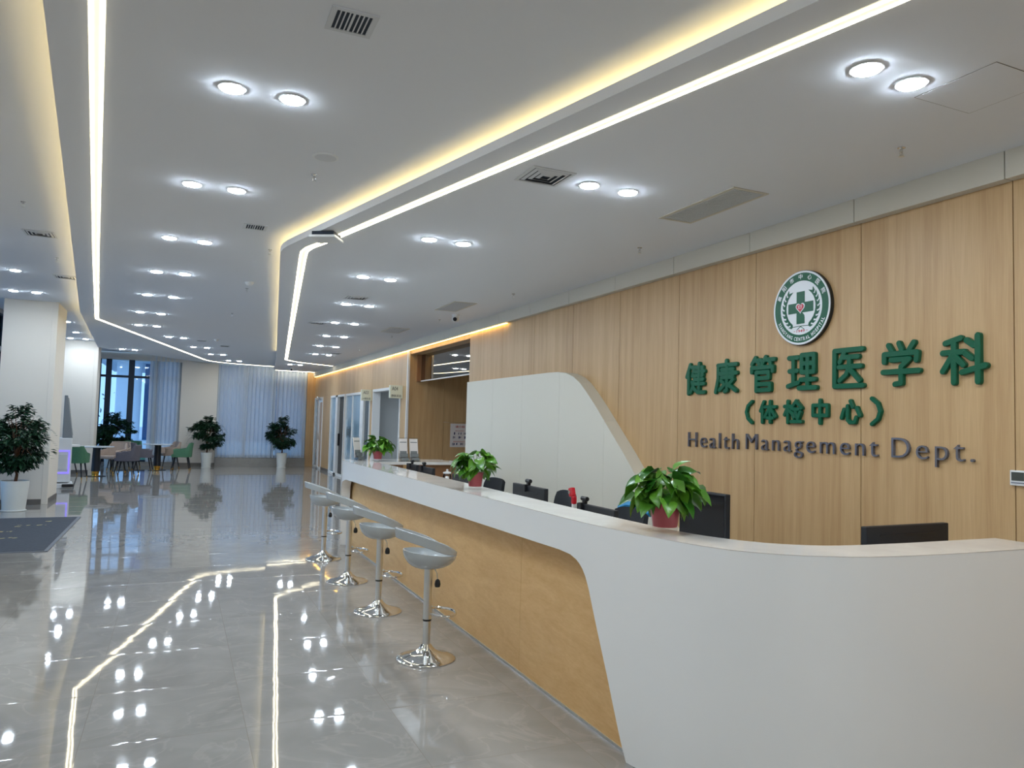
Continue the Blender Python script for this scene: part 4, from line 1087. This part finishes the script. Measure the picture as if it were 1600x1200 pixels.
# ------------------------------------------------------------------ indoor trees
def ficus(label, loc, pr, ph, trunk, cr, ch, n, seed, flat=0.0):
    rnd = random.Random(seed)
    t = thing('potted_ficus_tree', label, 'plant', loc, 0, 'dark green trees in white pots')
    obj('pot', lathe(new(), [(pr*0.76, 0.0), (pr*0.80, 0.02), (pr*0.98, ph-0.02), (pr, ph), (pr*0.93, ph), (pr*0.90, ph-0.03)], 32, caps=False), M_potw, t, smooth=True)
    obj('saucer', lathe(new(), [(pr*0.86, 0), (pr*0.90, 0.012), (pr*0.80, 0.02)], 28), M_potw, t, smooth=True)
    b = new(); lathe(b, [(pr*0.92, ph-0.035), (0.001, ph-0.03)], 20, caps=False); obj('soil', b, M_soil, t)
    c0 = ph+trunk+ch/2
    b = new(); tube(b, [(0, 0, ph-0.04), (0.015, 0.01, ph+trunk*0.6), (0, 0, ph+trunk), (-0.01, 0, c0)], 0.026, 8, taper=0.012)
    tips = []
    for k in range(16):
        a = rnd.uniform(0, 2*pi); e = rnd.uniform(-0.7, 1.3); q = Vector((cos(a)*cos(e)*cr*0.75, sin(a)*cos(e)*cr*0.75, c0+sin(e)*ch*0.42))
        tube(b, [(0, 0, ph+trunk+rnd.uniform(0, ch*0.4)), q*0.5+Vector((0, 0, c0))*0.5, q], 0.009, 5, taper=0.004)
    obj('trunk', b, M_bark, t, smooth=True)
    b = new()
    clusters, heads = [], [Vector((0.05, 0, 1.0)), Vector((0, 0.1, 0.78))]
    while len(heads) < 34:
        v = Vector((rnd.uniform(-1, 1), rnd.uniform(-1, 1), rnd.uniform(-1, 0.85)))
        if 0.5 < v.length < 1.05: heads.append(v*0.88)
    while len(clusters) < n:
        h_ = rnd.choice(heads); v = h_+Vector((rnd.gauss(0, 0.17), rnd.gauss(0, 0.17), rnd.gauss(0, 0.075)))
        if v.length < 1.22: clusters.append(v)
    for v in clusters:
        taperz = 1-0.28*max(0, v.z)
        c = Vector((v.x*cr*taperz, v.y*cr*taperz, c0+v.z*ch/2))
        az0 = math.atan2(v.y, v.x)
        for k in range(6):
            az = az0+rnd.uniform(-1.5, 1.5); ln = rnd.uniform(0.075, 0.12)*cr/0.48; wd = ln*0.42
            e = rnd.uniform(-0.6, 0.35)+0.3*v.z
            T = Vector((cos(az)*cos(e), sin(az)*cos(e), sin(e))); S = Vector((-sin(az), cos(az), rnd.uniform(-0.4, 0.4))).normalized()
            p = c+Vector((rnd.uniform(-0.03, 0.03), rnd.uniform(-0.03, 0.03), rnd.uniform(-0.03, 0.03)))
            q = [p, p+T*ln*0.45+S*wd/2, p+T*ln+Vector((0, 0, -ln*0.25)), p+T*ln*0.45-S*wd/2]
            b.faces.new([b.verts.new(x) for x in q])
    # a few sprays sticking out of the crown
    for k in range(26):
        a = rnd.uniform(0, 2*pi); e = rnd.uniform(-0.35, 1.2)
        d = Vector((cos(a)*cos(e), sin(a)*cos(e), sin(e)))
        for j in range(7):
            p = Vector((0, 0, c0))+Vector((d.x*cr, d.y*cr, d.z*ch/2))*(0.88+0.05*j)+Vector((0, 0, -0.004*j*j))
            for s in (-1, 1):
                az = a+s*0.9; T = Vector((cos(az), sin(az), -0.15)); S = Vector((-sin(az), cos(az), 0)); ln = 0.075*cr/0.48
                b.faces.new([b.verts.new(x) for x in (p, p+T*ln*0.45+S*ln*0.2, p+T*ln, p+T*ln*0.45-S*ln*0.2)])
    obj('foliage', b, M_ficus, t, fix=False)
ficus('large dark green tree in a white pot by the first column and the mat', (-2.33, 14.15, 0), 0.20, 0.48, 0.16, 0.46, 0.98, 820, 1)
ficus('bushy dark green tree behind the chairs at the bare far window', (-1.80, 25.3, 0), 0.19, 0.47, 0.10, 0.56, 0.98, 760, 2)
ficus('dark green tree in a white pot before the far pier', (0.85, 25.15, 0), 0.17, 0.47, 0.13, 0.50, 0.92, 640, 3)
ficus('dark green tree in a white pot before the right far curtain', (3.10, 25.1, 0), 0.17, 0.48, 0.12, 0.46, 1.0, 640, 4)

# ------------------------------------------------------------------ lounge chairs and tables
def make_chair(m):
    """faces local +X"""
    t = thing('dining_armchair', 'x', 'chair', (0, 0, 0))
    obj('seat', box(new(), -0.20, 0.25, -0.24, 0.24, 0.39, 0.475, bev=0.03, seg=3), m, t, smooth=False)
    b = new(); A = []
    n = 36
    for i in range(n+1):
        u = -1+2*i/n; a = pi+u*radians(128)
        # rounded-square plan, open to the front
        ca, sa = cos(a), sin(a); k = (abs(ca)**4+abs(sa)**4)**-0.25
        x, y = 0.255*ca*k*1.0, 0.275*sa*k
        ab = abs(u)
        zt = 0.80 if ab < 0.40 else (0.80-(ab-0.40)/0.10*0.15 if ab < 0.50 else 0.65-0.10*max(0, ab-0.5))
        zb = 0.40
        lean = 0.07 if ab < 0.42 else 0.05
        A.append((x, y, zb, zt, lean))
    lo_ = [b.verts.new((x, y, zb)) for x, y, zb, zt, l in A]
    mi_ = [b.verts.new((x*(1+l*0.8), y*(1+l*0.4), min(zt, 0.64))) for x, y, zb, zt, l in A]
    hi_ = [b.verts.new((x*(1+l*2.2), y*0.90*(1+l*0.3) if zt > 0.66 else y*(1+l*0.4), zt+0.0005)) for x, y, zb, zt, l in A]
    for i in range(n):
        b.faces.new((lo_[i], lo_[i+1], mi_[i+1], mi_[i])); b.faces.new((mi_[i], mi_[i+1], hi_[i+1], hi_[i]))
    s = obj('backrest', b, m, t, smooth=True); md = s.modifiers.new('thick', 'SOLIDIFY'); md.thickness = 0.045; md.offset = 0
    md = s.modifiers.new('round', 'BEVEL'); md.width = 0.012; md.segments = 2
    for sx_, sy_ in ((1, 1), (1, -1), (-1, 1), (-1, -1)):
        b = new(); tube(b, [(sx_*0.17, sy_*0.18, 0.40), (sx_*0.235, sy_*0.225, 0.06)], 0.021, 8, taper=0.013); lg = obj('leg', b, M_leg, t, smooth=True)
        b = new(); tube(b, [(sx_*0.2345, sy_*0.2247, 0.062), (sx_*0.245, sy_*0.232, 0.0)], 0.0135, 8, taper=0.010); obj('leg_tip', b, M_gold, lg, smooth=True)
    return t
CH = [('g', -2.22, 20.6, radians(82), 'green armchair at the nearer table, its back to the camera'),
      ('e', -1.56, 22.6, radians(235), 'beige armchair facing the camera behind the nearer table'),
      ('y', -1.16, 21.6, radians(170), 'grey armchair at the nearer table, its back to the tree by the pier'),
      ('y', -0.86, 23.35, radians(10), 'grey armchair at the farther table, on its window side'),
      ('e', -0.22, 24.6, radians(200), 'beige armchair at the farther table beside the green one'),
      ('g', 0.13, 23.75, radians(175), 'green armchair at the farther table nearest the pier'),
      ('e', -1.50, 24.9-0.9, radians(260), 'beige armchair mostly hidden behind the grey chairs'),
      ('g', -1.28, 24.75, radians(250), 'green armchair mostly hidden behind the beige and grey chairs'),
      ('e', -2.62, 21.9, radians(-30), 'beige armchair mostly hidden behind the first column and the kiosk')]
proto = {}
for k, x, y, rz, lb in CH:
    if k not in proto:
        t = make_chair({'g': M_fgreen, 'e': M_fbeige, 'y': M_fgrey}[k]); proto[k] = t; t.location = (x, y, 0); t.rotation_euler = (0, 0, rz); t['label'] = lb; t['group'] = 'lounge armchairs'
    else: dup(proto[k], (x, y, 0), rz, lb, 'lounge armchairs')
def table(label, x, y):
    t = thing('round_table', label, 'table', (x, y, 0), 0, 'round lounge tables')
    obj('tabletop', lathe(new(), [(0.39, 0.735), (0.40, 0.74), (0.40, 0.752), (0.39, 0.757)], 40), M_marble, t)
    obj('pedestal', lathe(new(), [(0.10, 0.735), (0.085, 0.70), (0.10, 0.13)], 24), M_leg, t, smooth=True)
    obj('gold_foot', lathe(new(), [(0.09, 0.13), (0.075, 0.03), (0.08, 0.012)], 24), M_gold, t, smooth=True)
    obj('base_plate', lathe(new(), [(0.24, 0), (0.24, 0.008), (0.20, 0.012)], 32), M_leg, t)
table('round white table with a black pedestal, nearer one', -1.85, 21.55)
table('round white table with a black pedestal, farther one by the curtain', -0.50, 23.85)

# ------------------------------------------------------------------ kiosk, mat, bin
t = thing('self_service_kiosk', 'white self-service kiosk with a violet lit panel behind the first column', 'kiosk', (-2.22, 18.2, 0), radians(8))
b = new(); box(b, -0.30, 0.20, 0, 0.55, 0.12, 1.05, bev=0.02); box(b, -0.30, 0.25, -0.08, 0.6, 0.0, 0.10, bev=0.015); obj('cabinet', b, M_metalw, t)
b = new(); box(b, 0.20, 0.35, 0.1, 0.45, 0.86, 0.90, bev=0.006); obj('shelf', b, M_metalw, t)
b = new(); prism(b, [(0.02, 1.05), (0.20, 1.05), (0.07, 1.95), (0.02, 1.95)], 0, 0.5); b.transform(Matrix(((1, 0, 0, 0), (0, 0, 1, 0.02), (0, 1, 0, 0), (0, 0, 0, 1)))); hd = obj('screen_housing', b, mat('grey_kiosk_housing', rgb(128, 134, 140), 0.4), t)
b = new(); vs = [b.verts.new(p) for p in ((0.198, 0.06, 1.10), (0.198, 0.48, 1.10), (0.085, 0.48, 1.90), (0.085, 0.06, 1.90))]; b.faces.new(vs)
bmesh.ops.translate(b, verts=b.verts, vec=(0.008, 0, 0)); obj('screen', b, M_screen, hd)
b = new()
for a in ((-0.10, 0.17, 0.30, 0.335), (-0.10, 0.17, 0.76, 0.795), (-0.10, -0.07, 0.335, 0.76), (0.14, 0.17, 0.335, 0.76)): box(b, a[0], a[1], -0.012, 0.0, a[2], a[3])
obj('light_panel', b, M_violet, t)
obj('reader_slot', box(new(), -0.05, 0.12, -0.012, 0.0, 0.38, 0.70), M_vent, t)
b = new(); box(b, 0.05, 0.26, -0.12, -0.08, 0.03, 0.09); obj('tray', b, M_black, t)

t = thing('floor_mat', 'charcoal entrance mat with worn yellow lettering on the tiles', 'mat', (0, 0, 0))
obj('pile', box(new(), -3.0, -1.325, 9.98, 13.08, 0.0, 0.012), M_mat, t)
b = new(); box(b, -1.325, -1.285, 9.945, 13.12, 0.0, 0.009); box(b, -3.0, -1.325, 9.945, 9.98, 0, 0.009); box(b, -3.0, -1.325, 13.08, 13.12, 0, 0.009); obj('rubber_edge', b, M_matedge, t)
b = new()
rnd = random.Random(9)
for cx, cy, wd, hh in ((-2.06, 11.05, 0.34, 0.10), (-1.86, 11.02, 0.20, 0.07), (-2.20, 11.5, 0.05, 0.05), (-1.95, 11.62, 0.30, 0.05), (-1.98, 12.15, 0.10, 0.16), (-1.75, 12.2, 0.25, 0.03), (-1.66, 12.6, 0.05, 0.06)):
    for k in range(5):
        x = cx+rnd.uniform(-wd/2, wd/2); y = cy+rnd.uniform(-hh/2, hh/2); s = rnd.uniform(0.015, 0.04)
        prism(b, [(x, y), (x+s, y+s*0.5), (x+s*1.4, y+s*1.5), (x+s*0.3, y+s*1.1)], 0.0121, 0.0126)
obj('worn_lettering', b, M_worn, t)
t = thing('waste_bin', 'dark bin at the edge of the view beside the large potted tree', 'bin', (-2.83, 14.45, 0))
obj('body', lathe(new(), [(0.13, 0), (0.15, 0.36), (0.155, 0.37)], 24), mat('dark_blue_bin', rgb(28, 44, 58), 0.5), t, smooth=True)
obj('rim', lathe(new(), [(0.155, 0.37), (0.158, 0.385), (0.14, 0.385)], 24), M_black, t)

# ------------------------------------------------------------------ outside the far window
b = new(); ngon(b, [(-60, YF+0.5), (60, YF+0.5), (60, 120), (-60, 120)], -0.15); ngon(b, [(-60, YB-20), (XL-0.4, YB-20), (XL-0.4, YF+0.5), (-60, YF+0.5)], -0.15)
struct('ground_outside', b, M_pave)
b = new(); box(b, -14, 10, 31.5, 34, -0.14, -0.05); struct('lawn_outside', b, M_lawn)
t = thing('building', 'pale stone building with a round column seen through the far window', 'building', (0, 0, 0))
b = new(); box(b, -3.6, 14, 39, 50, 4.1, 14); obj('upper_storey', b, M_stone, t)
b = new(); box(b, -1.6, 14, 41, 50, -0.15, 4.1); obj('glazed_ground_floor', b, M_facade, t)
b = new(); lathe(b, [(0.55, -0.15), (0.55, 4.1)], 24, (-2.25, 40.3, 0)); obj('round_column', b, M_stone, t, smooth=True)
b = new(); box(b, -1.7, -0.2, 38.9, 39, 5.0, 9.5); obj('window', b, M_facade, t)
b = new()
for x in (-2.6, -1.4, -0.2, 1.0): box(b, x-0.02, x+0.02, 38.97, 39, 4.1, 14)
obj('cladding_joint', b, M_print, t)
b = new(); box(b, -2.4, 14, 38.6, 41, -0.15, 0.35); obj('plinth', b, M_stone, t)
rnd = random.Random(3)
t = thing('outdoor_tree', 'small pale tree standing outside the far window', 'tree', (-3.9, 36, -0.15))
b = new(); tube(b, [(0, 0, 0), (0.05, 0, 1.2), (0, 0.1, 2.4)], 0.06, 6, taper=0.03); obj('trunk', b, M_bark, t)
b = new()
for k in range(260):
    v = Vector((rnd.gauss(0, 0.45), rnd.gauss(0, 0.45), 2.3+rnd.gauss(0, 0.45))); s = 0.10
    a = Vector((rnd.uniform(-1, 1), rnd.uniform(-1, 1), rnd.uniform(-1, 1))).normalized(); c = a.orthogonal().normalized()
    b.faces.new([b.verts.new(x) for x in (v, v+a*s+c*s*0.4, v+a*s*2, v+a*s-c*s*0.4)])
obj('foliage', b, mat('pale_outdoor_leaf', rgb(110, 128, 124), 0.8), t, fix=False)
